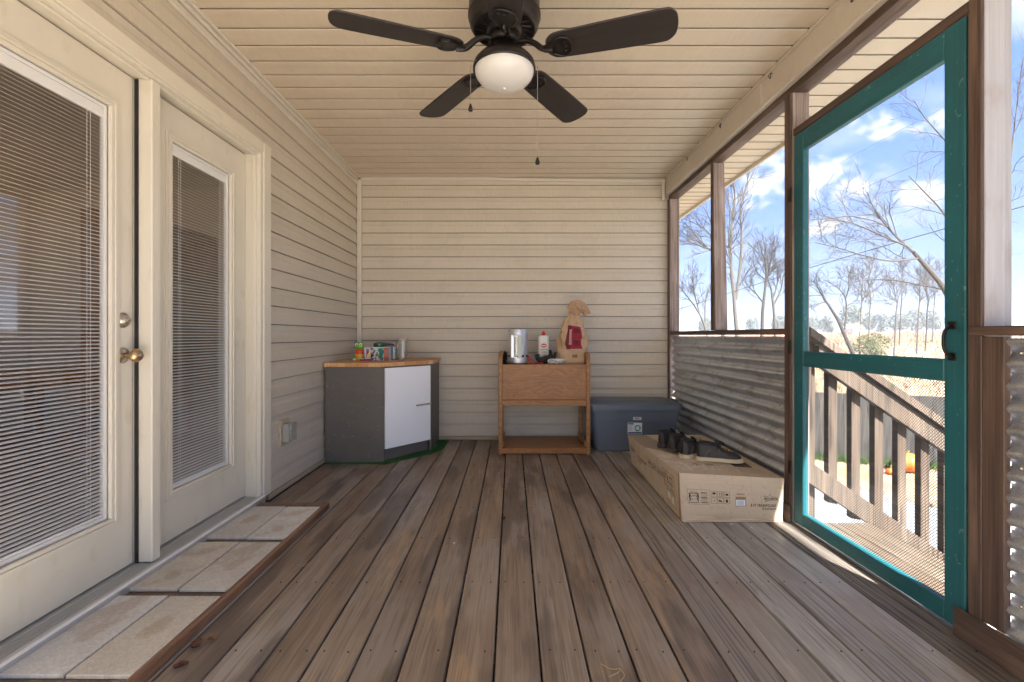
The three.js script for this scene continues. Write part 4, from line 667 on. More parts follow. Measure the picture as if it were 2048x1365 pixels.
{ // paper charcoal bag
  const pt = canvasTex(1024, 1024, (x, w, h) => {
    x.fillStyle = '#b89c7c'; x.fillRect(0, 0, w, h); const r = rng(21);
    for (let i = 0; i < 900; i++) { x.strokeStyle = r() > 0.5 ? 'rgba(214,180,138,0.16)' : 'rgba(120,86,54,0.14)'; x.lineWidth = 1 + r() * 5; x.beginPath(); const X = r() * w, Y = r() * h; x.moveTo(X, Y); x.lineTo(X + (r() - 0.5) * 120, Y + (r() - 0.5) * 160); x.stroke(); }
    // canvas top = upper end of the bag; front of the bag is at 1/4 of the turn
    const cx = 256; x.fillStyle = '#8e2233'; x.fillRect(cx - 84, 330, 168, 420); x.fillStyle = '#6d1826'; x.fillRect(cx - 84, 330, 50, 420);
    x.strokeStyle = '#2a0d12'; x.lineWidth = 5; x.strokeRect(cx - 4, 386, 66, 84); x.strokeRect(cx - 4, 600, 66, 84); x.fillStyle = '#d0a6a0'; x.font = 'bold 40px sans-serif'; x.textAlign = 'center'; x.save(); x.translate(cx - 40, 540); x.rotate(-Math.PI / 2); for (let i = 0; i < 8; i++) x.fillRect(-130 + i * 34, -12, 22, 26); x.restore(); x.fillStyle = '#3a1016'; x.fillRect(cx + 4, 400, 50, 22); x.fillRect(cx + 4, 436, 50, 20); x.fillRect(cx + 4, 614, 50, 22); x.fillRect(cx + 4, 650, 50, 20);
    x.fillStyle = '#6a4f34'; x.fillRect(cx - 20, 850, 60, 56); x.fillStyle = '#a8855c'; for (let i = 0; i < 6; i++) x.fillRect(cx - 16, 854 + i * 9, 52, 3);
  });
  const paper = new THREE.MeshStandardMaterial({ map: pt, roughness: 0.8, side: THREE.DoubleSide }), plain = std(0xb09272, 0.82, { side: THREE.DoubleSide });
  const b = thing('paper_bag', 'tall brown paper charcoal bag with red label and twisted top', 'paper bag', [0.535, topY, -4.04]);
  const prof = [[0, 0.112, 0.062], [0.02, 0.12, 0.07], [0.1, 0.128, 0.08], [0.2, 0.128, 0.08], [0.27, 0.108, 0.07], [0.31, 0.096, 0.062], [0.36, 0.076, 0.052], [0.40, 0.056, 0.044], [0.43, 0.05, 0.04]];
  const at = y => { for (let i = 1; i < prof.length; i++) if (y <= prof[i][0]) { const k = (y - prof[i - 1][0]) / (prof[i][0] - prof[i - 1][0]); return [lerp(prof[i - 1][1], prof[i][1], k), lerp(prof[i - 1][2], prof[i][2], k), lerp(3.4, 2.2, y / 0.43)]; } return [0.042, 0.034, 2]; };
  const body = loft([[0, 0, 0], [0, 0.1, 0], [-0.002, 0.2, 0], [0.0, 0.3, 0], [0.012, 0.38, 0], [0.02, 0.43, 0]], t => at(t * 0.43), 26, 30, 0.2, 12);
  { const p = body.attributes.position; for (let i = 0; i < p.count; i++) { const x = p.getX(i), y = p.getY(i), z = p.getZ(i), a = Math.atan2(z, x), k = sstep(0.2, 0.42, y) * 0.12 * Math.sin(a * 9 + 2) + 0.03 * Math.sin(y * 70 + 3 * Math.sin(a * 2)) * sstep(0.02, 0.1, x) ; p.setXYZ(i, x + (x - 0.01) * k, y, z * (1 + k)); } }
  const facet = g => { const q = g.toNonIndexed(); q.computeVertexNormals(); return q; };
  part(b, 'bag_body', facet(body), paper);
  part(b, 'twisted_top', facet(loft([[0.018, 0.415, 0], [0.012, 0.455, 0.004], [0.026, 0.50, 0.006], [0.07, 0.505, 0.006], [0.105, 0.47, 0.01], [0.115, 0.43, 0.012]], t => { const k = t < 0.3 ? lerp(0.04, 0.066, t / 0.3) : lerp(0.066, 0.03, (t - 0.3) / 0.7); return [k * 0.86, k * 0.8]; }, 20, 18, 0.75, 15)), plain);
  part(b, 'tie', new THREE.TorusGeometry(0.038, 0.006, 8, 30).rotateX(Math.PI / 2).scale(1, 1.6, 0.85), std(0x8a663f, 0.8), [0.019, 0.428, 0]);
}

// ================================================================== storage tote
{
  const m = std(0x586371, 0.42), lidM = m;
  const t = thing('storage_tote', 'dark blue grey plastic storage tote with snap lid in the corner', 'storage tote', [1.065, 0.001, -4.16], 0.0);
  const rings = [[0, 0.335, 0.17], [0.008, 0.345, 0.18], [0.26, 0.372, 0.199], [0.262, 0.377, 0.204], [0.345, 0.384, 0.21], [0.348, 0.395, 0.219], [0.38, 0.397, 0.221], [0.382, 0.39, 0.214]];
  const rr = (hw, hd, y, r = 0.045) => { const o = []; for (const [sx, sz, a0] of [[1, 1, 0], [-1, 1, 1], [-1, -1, 2], [1, -1, 3]]) for (let i = 0; i <= 5; i++) { const a = (a0 + i / 5) * Math.PI / 2; o.push([sx * (hw - r) + Math.cos(a) * r, y, sz * (hd - r) + Math.sin(a) * r]); } return o; };
  const skin = list => { const rs = list.map(([y, a, b]) => rr(a, b, y)), n = rs[0].length, pos = [], uv = []; const q = (A, B, C) => { for (const p of [A, B, C]) { pos.push(...p); uv.push(p[0], p[1]); } };
    for (let i = 0; i + 1 < rs.length; i++) for (let j = 0; j < n; j++) { const k = (j + 1) % n; q(rs[i][j], rs[i + 1][j], rs[i + 1][k]); q(rs[i][j], rs[i + 1][k], rs[i][k]); }
    for (const [R0, y, f] of [[rs[0], list[0][0], 0], [rs[rs.length - 1], list[list.length - 1][0], 1]]) for (let j = 0; j < n; j++) { const k = (j + 1) % n; f ? q([0, y, 0], R0[k], R0[j]) : q([0, y, 0], R0[j], R0[k]); }
    return toCreasedNormals(soup(pos, uv), 0.5); };
  part(t, 'tub', skin(rings), m);
  const lid = part(t, 'lid', skin([[0.366, 0.401, 0.225], [0.366, 0.4035, 0.2275], [0.405, 0.402, 0.226], [0.412, 0.394, 0.218], [0.413, 0.372, 0.196], [0.422, 0.362, 0.186], [0.424, 0.352, 0.176]]), lidM);
  part(lid, 'lid_rib', bb(-0.33, 0.33, 0.4238, 0.428, -0.13, 0.13, 0.003), lidM);
  for (const s of [-1, 1]) part(t, 'latch_handle', bb(-0.012, 0.012, 0.36, 0.425, -0.07, 0.07, 0.006), lidM, [s * 0.407, 0, 0]);
  const lt = canvasTex(256, 192, (x, w, h) => { x.fillStyle = '#d8e2e8'; x.fillRect(0, 0, w, h); x.fillStyle = '#2c4f80'; x.fillRect(8, 8, 96, 22); x.fillRect(8, h - 34, w - 16, 26); x.fillStyle = '#8fa3b4'; for (let i = 0; i < 6; i++) x.fillRect(10, 44 + i * 17, 84 - (i % 3) * 16, 7); x.strokeStyle = '#2e8b72'; x.lineWidth = 16; for (let i = 0; i < 3; i++) { x.beginPath(); x.arc(176, 92, 44, i * 2.094 + 0.3, i * 2.094 + 1.75); x.stroke(); x.fillStyle = '#2e8b72'; const a = i * 2.094 + 1.95; x.beginPath(); x.arc(176 + Math.cos(a) * 44, 92 + Math.sin(a) * 44, 15, 0, 6.3); x.fill(); } });
  const tilt = Math.atan2(0.019, 0.252);
  part(t, 'recycling_label', new THREE.BoxGeometry(0.124, 0.1, 0.0006), new THREE.MeshStandardMaterial({ map: lt, roughness: 0.4 }), [0.0 - 0.005, 0.20, 0.1955], [tilt, 0, 0]);
  const l2 = canvasTex(128, 48, (x, w, h) => { x.fillStyle = '#c3c8cc'; x.fillRect(0, 0, w, h); x.fillStyle = '#59616a'; for (let i = 0; i < 4; i++) x.fillRect(30 + i * 18, 14, 11, 20); });
  part(t, 'small_label', new THREE.BoxGeometry(0.072, 0.026, 0.0006), new THREE.MeshStandardMaterial({ map: l2, roughness: 0.4 }), [0.012, 0.287, 0.2073], [0.07, 0, 0]);
}

// ================================================================== trampoline carton
const cardPaint = (x, w, h, seed) => { x.fillStyle = '#bfae97'; x.fillRect(0, 0, w, h); const r = rng(seed); for (let i = 0; i < h; i += 4) { x.fillStyle = `rgba(${r() > 0.5 ? '222,192,154' : '120,90,62'},${0.05 + r() * 0.06})`; x.fillRect(0, i, w, 2); } for (let i = 0; i < 260; i++) { x.fillStyle = `rgba(${r() > 0.6 ? '226,200,166' : '110,84,58'},${0.03 + r() * 0.05})`; x.beginPath(); x.ellipse(r() * w, r() * h, 4 + r() * 60, 3 + r() * 26, r() * 3, 0, 6.3); x.fill(); } };
const scriptLogo = (x, cx, cy, s) => { x.save(); x.translate(cx, cy); x.strokeStyle = '#1d1612'; x.fillStyle = '#1d1612'; x.lineWidth = 2.2 * s; x.beginPath(); x.moveTo(-52 * s, -20 * s); x.lineTo(-18 * s, -16 * s); x.lineTo(0, -34 * s); x.lineTo(8 * s, -14 * s); x.lineTo(44 * s, -10 * s); x.moveTo(-52 * s, -20 * s); x.lineTo(-28 * s, 2 * s); x.lineTo(-40 * s, 26 * s); x.lineTo(-6 * s, 14 * s); x.stroke(); x.font = `italic bold ${30 * s}px sans-serif`; x.textAlign = 'center'; x.fillText('airzone', 2 * s, 10 * s); x.beginPath(); x.moveTo(-30 * s, 16 * s); x.lineTo(60 * s, 12 * s); x.stroke(); x.restore(); };
const icons = (x, X, Y, s, cols) => { for (let i = 0; i < 6; i++) { const a = X + (i % cols) * s * 1.12, b = Y + Math.floor(i / cols) * s * 1.14; x.strokeStyle = '#1d1612'; x.lineWidth = 3; x.strokeRect(a, b, s, s); x.fillStyle = '#1d1612'; const c = a + s / 2, d = b + s / 2;
  if (i === 0) { x.beginPath(); x.arc(c, d, s * 0.34, Math.PI, 0); x.fill(); x.fillRect(c - 1.5, d, 3, s * 0.3); } else if (i === 1) { for (const q of [-0.16, 0.16]) { x.fillRect(c + q * s - 2.5, d - s * 0.2, 5, s * 0.52); x.beginPath(); x.moveTo(c + q * s - 9, d - s * 0.16); x.lineTo(c + q * s + 9, d - s * 0.16); x.lineTo(c + q * s, d - s * 0.36); x.fill(); } x.fillRect(c - s * 0.34, d + s * 0.34, s * 0.68, 3); } else if (i === 2) { x.fillRect(c - s * 0.22, d - s * 0.18, s * 0.44, s * 0.36); x.fillRect(c - s * 0.46, d - 3, s * 0.14, 6); x.fillRect(c + s * 0.32, d - 3, s * 0.14, 6); } else if (i === 3) { x.beginPath(); x.moveTo(c - 12, d + 18); x.quadraticCurveTo(c + 14, d + 8, c + 6, d - 18); x.stroke(); } else if (i === 4) { x.fillRect(c - s * 0.3, d - s * 0.1, s * 0.4, s * 0.28); x.beginPath(); x.arc(c + s * 0.2, d + s * 0.16, s * 0.12, 0, 6.3); x.fill(); x.beginPath(); x.moveTo(c - s * 0.36, d - s * 0.3); x.lineTo(c + s * 0.34, d + s * 0.32); x.stroke(); } else { x.beginPath(); x.ellipse(c, d + 4, s * 0.2, s * 0.3, 0, 0, 6.3); x.fill(); x.fillRect(c - 3, d - s * 0.4, 6, s * 0.2); } } };
const teamLift = (x, X, Y, w, h) => { x.strokeStyle = '#1d1612'; x.lineWidth = 4; x.setLineDash([18, 7]); x.strokeRect(X, Y, w, h); x.setLineDash([]); x.fillStyle = '#1d1612'; x.font = `bold ${h * 0.15}px sans-serif`; x.textAlign = 'center'; x.strokeRect(X + w * 0.15, Y + h * 0.16, w * 0.27, h * 0.5); x.fillText('TEAM', X + w * 0.285, Y + h * 0.31); x.fillText('LIFT', X + w * 0.285, Y + h * 0.48);
  for (const [q, s] of [[0.09, 1], [0.47, -1]]) { const c = X + w * q, b = Y + h * 0.3; x.beginPath(); x.arc(c, b, h * 0.055, 0, 6.3); x.fill(); x.lineWidth = h * 0.07; x.beginPath(); x.moveTo(c, b + h * 0.06); x.lineTo(c - s * w * 0.02, b + h * 0.24); x.lineTo(c + s * w * 0.025, b + h * 0.34); x.lineTo(c - s * w * 0.01, b + h * 0.5); x.moveTo(c, b + h * 0.1); x.lineTo(c + s * w * 0.07, b + h * 0.2); x.stroke(); }
  for (let i = 0; i < 5; i++) x.fillRect(X + w * (0.04 + i * 0.1), Y + h * 0.86, w * 0.075, h * 0.05); for (let i = 0; i < 9; i++) { x.fillStyle = i % 4 ? 'rgba(42,33,28,0.5)' : '#1d1612'; x.fillRect(X + w * 0.6, Y + h * (0.18 + i * 0.085), w * (0.26 + (i * 7 % 3) * 0.04), h * (i % 4 ? 0.025 : 0.05)); } };
{
  const front = canvasTex(1536, 704, (x, w, h) => {
    cardPaint(x, w, h, 31); teamLift(x, 110, 232, 330, 216); icons(x, 462, 250, 84, 3);
    x.fillStyle = '#1d1612'; x.font = 'bold 26px sans-serif'; x.textAlign = 'center'; x.fillText('BARCODE', 900, 288); x.font = 'bold 48px sans-serif'; x.fillText('\u267B', 775, 455);
    x.fillStyle = '#8d7050'; x.fillRect(822, 318, 154, 146); x.fillStyle = '#dfe3e8'; x.fillRect(832, 366, 134, 90); x.fillStyle = '#6a7890'; for (let i = 0; i < 16; i++) x.fillRect(850 + i * 6.2, 376, i % 3 ? 2 : 4, 58); x.fillRect(850, 440, 98, 7);
    x.strokeStyle = 'rgba(90,66,44,0.5)'; x.lineWidth = 2; x.strokeRect(990, 270, 210, 190); x.beginPath(); x.moveTo(784, 0); x.lineTo(784, 150); x.stroke();
    scriptLogo(x, 1340, 330, 2.0); x.fillStyle = '#1d1612'; x.textAlign = 'right'; x.save(); x.translate(1430, 468); x.scale(0.72, 1); x.font = 'bold 62px sans-serif'; x.fillText('8 FT TRAMPOLINE', 0, 0); x.font = 'bold 50px sans-serif'; x.fillText('& Enclosure', 0, 46); x.restore();
    x.strokeStyle = 'rgba(226,204,170,0.7)'; x.lineWidth = 5; x.beginPath(); x.moveTo(0, 610); x.lineTo(520, 632); x.lineTo(1100, 640); x.lineTo(1536, 652); x.stroke();
  });
  const sideT = canvasTex(1536, 384, (x, w, h) => {
    cardPaint(x, w, h, 33); scriptLogo(x, 150, 150, 1.5); x.fillStyle = '#1d1612'; x.font = 'bold 40px sans-serif'; x.textAlign = 'left'; x.fillText('8 FT TRAMPOLINE', 330, 190); x.font = 'bold 28px sans-serif'; x.fillText('& Enclosure', 330, 226); x.fillStyle = '#cfc4ae'; x.fillRect(470, 230, 44, 70); icons(x, 720, 110, 60, 6); teamLift(x, 1120, 70, 300, 150); x.strokeStyle = '#1d1612'; x.lineWidth = 3; x.strokeRect(1180, 236, 240, 100); x.fillStyle = '#d7d5cf'; x.fillRect(1220, 250, 62, 54); x.fillRect(1330, 262, 46, 56);
    x.strokeStyle = 'rgba(50,36,26,0.8)'; x.lineWidth = 4; for (const [a, b] of [[20, 330], [1040, 350], [1180, 340]]) { x.beginPath(); x.moveTo(a, b); x.lineTo(a + 60, b + 20); x.lineTo(a + 30, b + 30); x.stroke(); }
  });
  const topT = canvasTex(1024, 1536, (x, w, h) => {
    cardPaint(x, w, h, 35); x.strokeStyle = '#5d4c3e'; x.lineWidth = 5;                                      // canvas bottom = front edge
    x.fillStyle = '#8a7c6c'; x.beginPath(); x.moveTo(0, 0); x.lineTo(240, 0); x.quadraticCurveTo(280, 420, 430, 900); x.lineTo(300, 960); x.quadraticCurveTo(90, 700, 0, 640); x.fill(); x.beginPath(); x.moveTo(270, 0); x.quadraticCurveTo(320, 480, 520, 900); x.stroke();
    x.strokeStyle = '#d2c3ac'; for (let i = 0; i < 9; i++) { x.beginPath(); x.moveTo(10, 120 + i * 62); x.quadraticCurveTo(160, 150 + i * 76, 330 + i * 8, 190 + i * 82); x.stroke(); }
    x.fillStyle = '#75675a'; for (let i = 0; i < 5; i++) x.fillRect(420, 360 + i * 26, 180 - i * 12, 6); x.strokeStyle = '#6a5a4a'; x.strokeRect(380, 800, 220, 150); scriptLogo(x, 380, 1240, 2.2);
    x.fillStyle = '#4a3d33'; x.save(); x.translate(810, 1180); x.rotate(0.12); x.fillRect(-90, -60, 180, 150); x.fillStyle = '#97806a'; for (let i = 0; i < 4; i++) x.fillRect(-80, -40 + i * 34, 160, 4); x.restore(); x.fillStyle = '#7d6b58'; for (let i = 0; i < 7; i++) x.fillRect(700, 1300 + i * 22, 230, 4);
    x.fillStyle = 'rgba(214,206,196,0.35)'; const r = rng(8); for (let i = 0; i < 120; i++) { x.beginPath(); x.ellipse(r() * w * 0.7, 900 + r() * 500, 10 + r() * 60, 6 + r() * 20, r() * 3, 0, 6.3); x.fill(); }
  });
  const b = thing('cardboard_carton', 'long flat cardboard carton with trampoline print lying against the metal sheet', 'carton');
  const m = t => new THREE.MeshStandardMaterial({ map: t, roughness: 0.85, side: THREE.DoubleSide }), plain = new THREE.MeshStandardMaterial({ map: canvasTex(256, 256, (x, w, h) => cardPaint(x, w, h, 37)), roughness: 0.85, side: THREE.DoubleSide });
  const zf = -2.472, zk = -3.545, fl = V(0.914, 0.002, zf), fr = V(1.452, 0.002, zf + 0.004), ftl = V(0.897, 0.262, zf - 0.002), ftr = V(1.462, 0.232, zf), kl = V(0.905, 0.004, zk), kr = V(1.47, 0.004, zk), ktl = V(0.892, 0.236, zk), ktr = V(1.472, 0.236, zk);
  part(b, 'front_face', patch(fl, fr, ftr, ftl, 24, 10, 0.006, 3), m(front));
  part(b, 'side_face', patch(kl.clone().add(V(0.02, 0.012, 0)), fl.clone().add(V(0.002, 0, -0.001)), ftl, ktl, 30, 8, 0.012, 5), m(sideT));
  part(b, 'top_face', patch(ftl, ftr, ktr, ktl, 16, 30, 0.008, 7), m(topT));
  part(b, 'right_face', patch(fr, kr, ktr, ftr, 10, 4, 0.002, 2), plain); part(b, 'back_face', patch(kr, kl.clone().add(V(0.02, 0.012, 0)), ktl, ktr, 10, 4, 0.002, 1), plain); part(b, 'bottom_face', patch(kl.clone().add(V(0.02, 0.012, 0)), kr, fr, fl.clone().add(V(0.002, 0, -0.001)), 10, 10, 0, 1), plain);
  part(b, 'bottom_flap', patch(V(0.918, 0.003, zf + 0.012), V(1.45, 0.003, zf + 0.012), V(1.448, 0.026, zf + 0.006), V(0.912, 0.034, zf + 0.006), 20, 2, 0.001, 4), plain);
  part(b, 'torn_edge', tube([V(0.905, 0.01, zf + 0.004), V(0.902, 0.07, zf + 0.003), V(0.899, 0.15, zf + 0.003), V(0.896, 0.262, zf)], 0.004, 6), std(0x8a6a4c, 0.9));
}
// ================================================================== boots on the carton
{
  const leather = new THREE.MeshStandardMaterial({ map: tex(256, 256, (u, v) => { const n = fbm(u * 12, v * 12, 4, 4, 12, 12); return [34 + 22 * n, 33 + 20 * n, 34 + 20 * n]; }, 1, 1), roughness: 0.6 }), cuffM = std(0x232224, 0.8), soleW = std(0xcfc3a6, 0.7), soleD = std(0x4a433d, 0.8);
  const L = 0.275, outline = (k) => { const s = new THREE.Shape(), pts = [[0, 0], [0.012, 0.03], [0.07, 0.036], [0.14, 0.038], [0.2, 0.047], [0.245, 0.04], [0.272, 0.018], [0.276, 0], [0.27, -0.022], [0.24, -0.042], [0.2, -0.045], [0.13, -0.035], [0.07, -0.034], [0.012, -0.03]].map(([x, y]) => V(x, y * k, 0)); new THREE.CatmullRomCurve3(pts, true).getPoints(60).forEach((p, i) => i ? s.lineTo(p.x, p.y) : s.moveTo(p.x, p.y)); return s; };
  const ext = (sh, d, b) => new THREE.ExtrudeGeometry(sh, { depth: d, bevelEnabled: true, bevelSize: b, bevelThickness: b, bevelSegments: 2 }).rotateX(-Math.PI / 2);
  const soleG = ext(outline(1), 0.018, 0.003), weltG = ext(outline(1.02), 0.002, 0.002);
  // upper: rings across the foot, s along heel -> toe
  const upperG = (() => { const n = 40, m = 22, pos = [], uv = [], idx = [];
    for (let i = 0; i <= n; i++) { const s = i / n, x = 0.004 + s * (L - 0.012), hw = s < 0.08 ? 0.03 * Math.sqrt(s / 0.08 * (2 - s / 0.08)) + 0.002 : s < 0.7 ? lerp(0.031, 0.043, sstep(0.3, 0.72, s)) : 0.043 * Math.sqrt(Math.max(0.02, 1 - Math.pow((s - 0.7) / 0.3, 2.4)));
      const h = s < 0.42 ? lerp(0.112, 0.1, s / 0.42) : s < 0.75 ? lerp(0.1, 0.052, sstep(0.4, 0.72, s)) : lerp(0.052, 0.016, Math.pow((s - 0.75) / 0.25, 2));
      for (let j = 0; j <= m; j++) { const a = Math.PI * j / m, e = s < 0.45 ? 5 : 2.6, c = Math.cos(a), q = Math.sin(a), k = Math.pow(Math.pow(Math.abs(c), e) + Math.pow(q, e), -1 / e), tk = 1 - 0.28 * Math.pow(Math.max(0, q * k), 2) * (s < 0.5 ? 1 : 0.3), wr = 1 + 0.04 * (fbm(s * 9, j * 0.4, 7, 3) - 0.5); pos.push(x, q * k * h * wr, c * k * hw * tk * wr); uv.push(s * 2, j / m); } }
    for (let i = 0; i < n; i++) for (let j = 0; j < m; j++) { const a = i * (m + 1) + j; idx.push(a, a + m + 1, a + 1, a + 1, a + m + 1, a + m + 2); }
    const g = new THREE.BufferGeometry(); g.setAttribute('position', new THREE.Float32BufferAttribute(pos, 3)); g.setAttribute('uv', new THREE.Float32BufferAttribute(uv, 2)); g.setIndex(idx); g.computeVertexNormals(); return g; })();
  const collar = tube([[0.008, 0.109, 0], [0.03, 0.114, 0.026], [0.07, 0.112, 0.028], [0.105, 0.107, 0.018], [0.118, 0.104, 0], [0.105, 0.107, -0.018], [0.07, 0.112, -0.028], [0.03, 0.114, -0.026], [0.008, 0.109, 0]], 0.007, 8, 50);
  const lace = (x, y, w) => tube([[x - 0.006, y - 0.006, -w], [x, y + 0.003, -w * 0.4], [x, y + 0.003, w * 0.4], [x - 0.006, y - 0.006, w]], 0.0026, 6, 16);
  const boot = (label, sole, pos, turn, group) => {
    const b = thing('ankle_boot', label, 'boot', pos, turn, group); b.scale.set(0.94, 0.75, 0.94);
    part(b, 'sole', soleG, sole, [0, 0.004, 0]); part(b, 'welt', weltG, sole, [0, 0.0275, 0]);
    part(b, 'upper', upperG, leather, [0, 0.030, 0]); const c = part(b, 'collar', collar, cuffM, [0, 0.030, 0]);
    part(b, 'opening', new THREE.CylinderGeometry(1, 1, 0.004, 24).scale(0.05, 1, 0.023), std(0x0c0b0b, 0.9), [0.062, 0.1405, 0]);
    part(b, 'tongue', loft([[0.145, 0.115, 0], [0.125, 0.14, 0], [0.112, 0.16, 0]], () => [0.005, 0.017], 8, 12, 0.1), cuffM);
    for (const [x, y] of [[0.13, 0.130], [0.15, 0.115], [0.168, 0.102], [0.185, 0.094]]) part(b, 'lace', lace(x, y, 0.022), black);
    part(b, 'lace_bow', tube([[0.13, 0.136, 0], [0.15, 0.15, 0.02], [0.165, 0.135, 0.032], [0.14, 0.134, 0.004], [0.155, 0.15, -0.02], [0.17, 0.13, -0.032], [0.135, 0.134, 0]], 0.0024, 6, 50), black);
    part(b, 'toe_cap_seam', tube([[0.205, 0.032, 0.046], [0.2, 0.066, 0.03], [0.197, 0.083, 0], [0.2, 0.066, -0.03], [0.205, 0.032, -0.046]], 0.0012, 5, 24), std(0x5a5650, 0.8));
    part(b, 'heel_seam', tube([[0.052, 0.034, 0.033], [0.062, 0.07, 0.0335], [0.085, 0.095, 0.031]], 0.001, 5, 16), std(0x8a857c, 0.8));
    return b;
  };
  const ty = 0.2475;
  boot('black ankle boot with cream sole, seen from its side on the carton', soleW, [1.12, ty, -2.80], -0.28);
  boot('black ankle boot with cream sole standing heel outward next to its pair', soleW, [1.045, ty, -2.82], 0.62);
  boot('black boot with dark sole, the one touching the cream soled pair', soleD, [1.02, ty, -2.98], 0.5);
  boot('black boot with dark sole set farthest back on the carton', soleD, [0.99, ty, -3.09], 0.42);
}

// ================================================================== litter on the boards
{
  const lr = rng(41), leafM = [std(0x5a3524, 0.85, { side: THREE.DoubleSide }), std(0x6f5138, 0.85, { side: THREE.DoubleSide })];
  const floorAt = (px, py, y = 0) => { const Z = (EYE - y) * F / (py - VPY); return [(px - VPX) / F * Z, y, -Z]; };
  const curl = (s) => { const pos = [], uv = [], idx = []; for (let i = 0; i <= 7; i++) for (let j = 0; j <= 5; j++) { const u = i / 7 - 0.5, v = (j / 5 - 0.5) * Math.sqrt(Math.max(0.02, 1 - 4 * u * u * 0.9)); pos.push(u * s, 0.004 + s * (0.5 * v * v * 2 + 0.3 * u * u + 0.16 * fbm(i * 0.9, j * 0.9, Math.floor(s * 9000), 2)), v * s * 0.7); uv.push(u, v); } for (let i = 0; i < 7; i++) for (let j = 0; j < 5; j++) { const a = i * 6 + j; idx.push(a, a + 1, a + 6, a + 1, a + 7, a + 6); } const g = new THREE.BufferGeometry(); g.setAttribute('position', new THREE.Float32BufferAttribute(pos, 3)); g.setAttribute('uv', new THREE.Float32BufferAttribute(uv, 2)); g.setIndex(idx); g.computeVertexNormals(); return g; };
  const leaves = [[392, 1296, 0, 0.045, 'curled red brown dead leaf on the boards beside the step edge'], [424, 1284, 0, 0.03, 'small pale dead leaf touching the curled red brown one'], [362, 1338, 0, 0.038, 'grey brown dead leaf scrap below the curled red brown one'], [245, 1137, 0.066, 0.03, 'rusty dead leaf lying on the threshold by the centre post'], [1006, 1040, 0, 0.032, 'dark dead leaf stuck in the gap of the middle deck boards'], [609, 1015, 0.043, 0.02, 'tan dead leaf at the far end of the concrete slabs'], [657, 930, 0, 0.02, 'tan leaf scrap beside the corner cabinet']];
  leaves.forEach(([px, py, y, s, lab], i) => { const p = floorAt(px, py, y); single('dead_leaf', merge([curl(s), curl(s * 0.6).rotateY(1.2).translate(s * 0.3, s * 0.1, 0)]), leafM[i % 2], lab, 'leaf', p, [0, lr() * 6, 0]); });
  const twig = (px, py, lab, n, s) => { const p = floorAt(px, py), g = []; for (let i = 0; i < n; i++) { const a = lr() * 6.3, l = s * (0.5 + lr()); g.push(tube([V(0, 0.003, 0), V(Math.cos(a) * l * 0.5, 0.004 + lr() * 0.012, Math.sin(a) * l * 0.5), V(Math.cos(a + 0.5) * l, 0.003, Math.sin(a + 0.5) * l)], 0.0011, 5, 10)); } single('dry_straw', merge(g), std(0xb99c70, 0.9), lab, 'straw', p); };
  twig(604, 1135, 'wisp of dry straw in a board gap near the step', 4, 0.05); twig(1240, 1340, 'branched dry straw on the boards in the open floor', 3, 0.07); twig(1325, 1045, 'dry straw wisp at the corner of the carton', 6, 0.06); twig(590, 1070, 'tiny straw wisp against the step edge', 3, 0.025);
  const bit = new THREE.IcosahedronGeometry(0.008, 0).scale(1.2, 0.4, 0.8);
  [[1463, 1049, 'crumpled white scrap in front of the carton print'], [1503, 1056, 'pale grey scrap on the boards near the screen door hinge'], [908, 1087, 'tiny white scrap in the open floor'], [656, 927, 'white scrap at the foot of the corner cabinet']].forEach(([px, py, lab], i) => single('paper_scrap', bit, std(0xd9d7d2, 0.7), lab, 'scrap', floorAt(px, py, 0.003), [0, i, 0]));
}

// ================================================================== outside: landing, stairs, railing
{
  const l = thing('porch_landing', 'sunlit weathered wooden landing and steps outside the screen door', 'steps');
  const m = greyWood(0xb0a291);
  for (const [a, b] of [[1.645, 1.752], [1.757, 1.93]]) part(l, 'tread_board', bb(a, b, -0.034, -0.008, -2.482, -1.2, 0.004, R(), R()), m);
  for (let i = 0; i < 3; i++) for (const k of [0, 1]) part(l, 'tread_board', bb(1.935 + i * 0.27 + k * 0.135, 2.065 + i * 0.27 + k * 0.135, -0.226 - i * 0.19, -0.2 - i * 0.19, -2.482, -1.2, 0.004, R(), R()), m);
  for (const z of [-2.44, -1.24]) part(l, 'stringer', prism([[1.65, -0.036], [1.93, -0.036], [1.93, -0.227], [2.2, -0.227], [2.2, -0.417], [2.47, -0.417], [2.47, -0.607], [2.74, -0.607], [2.74, -0.74], [1.65, -0.74]], 0.038).translate(0, 0, z - 0.019), stain);
}
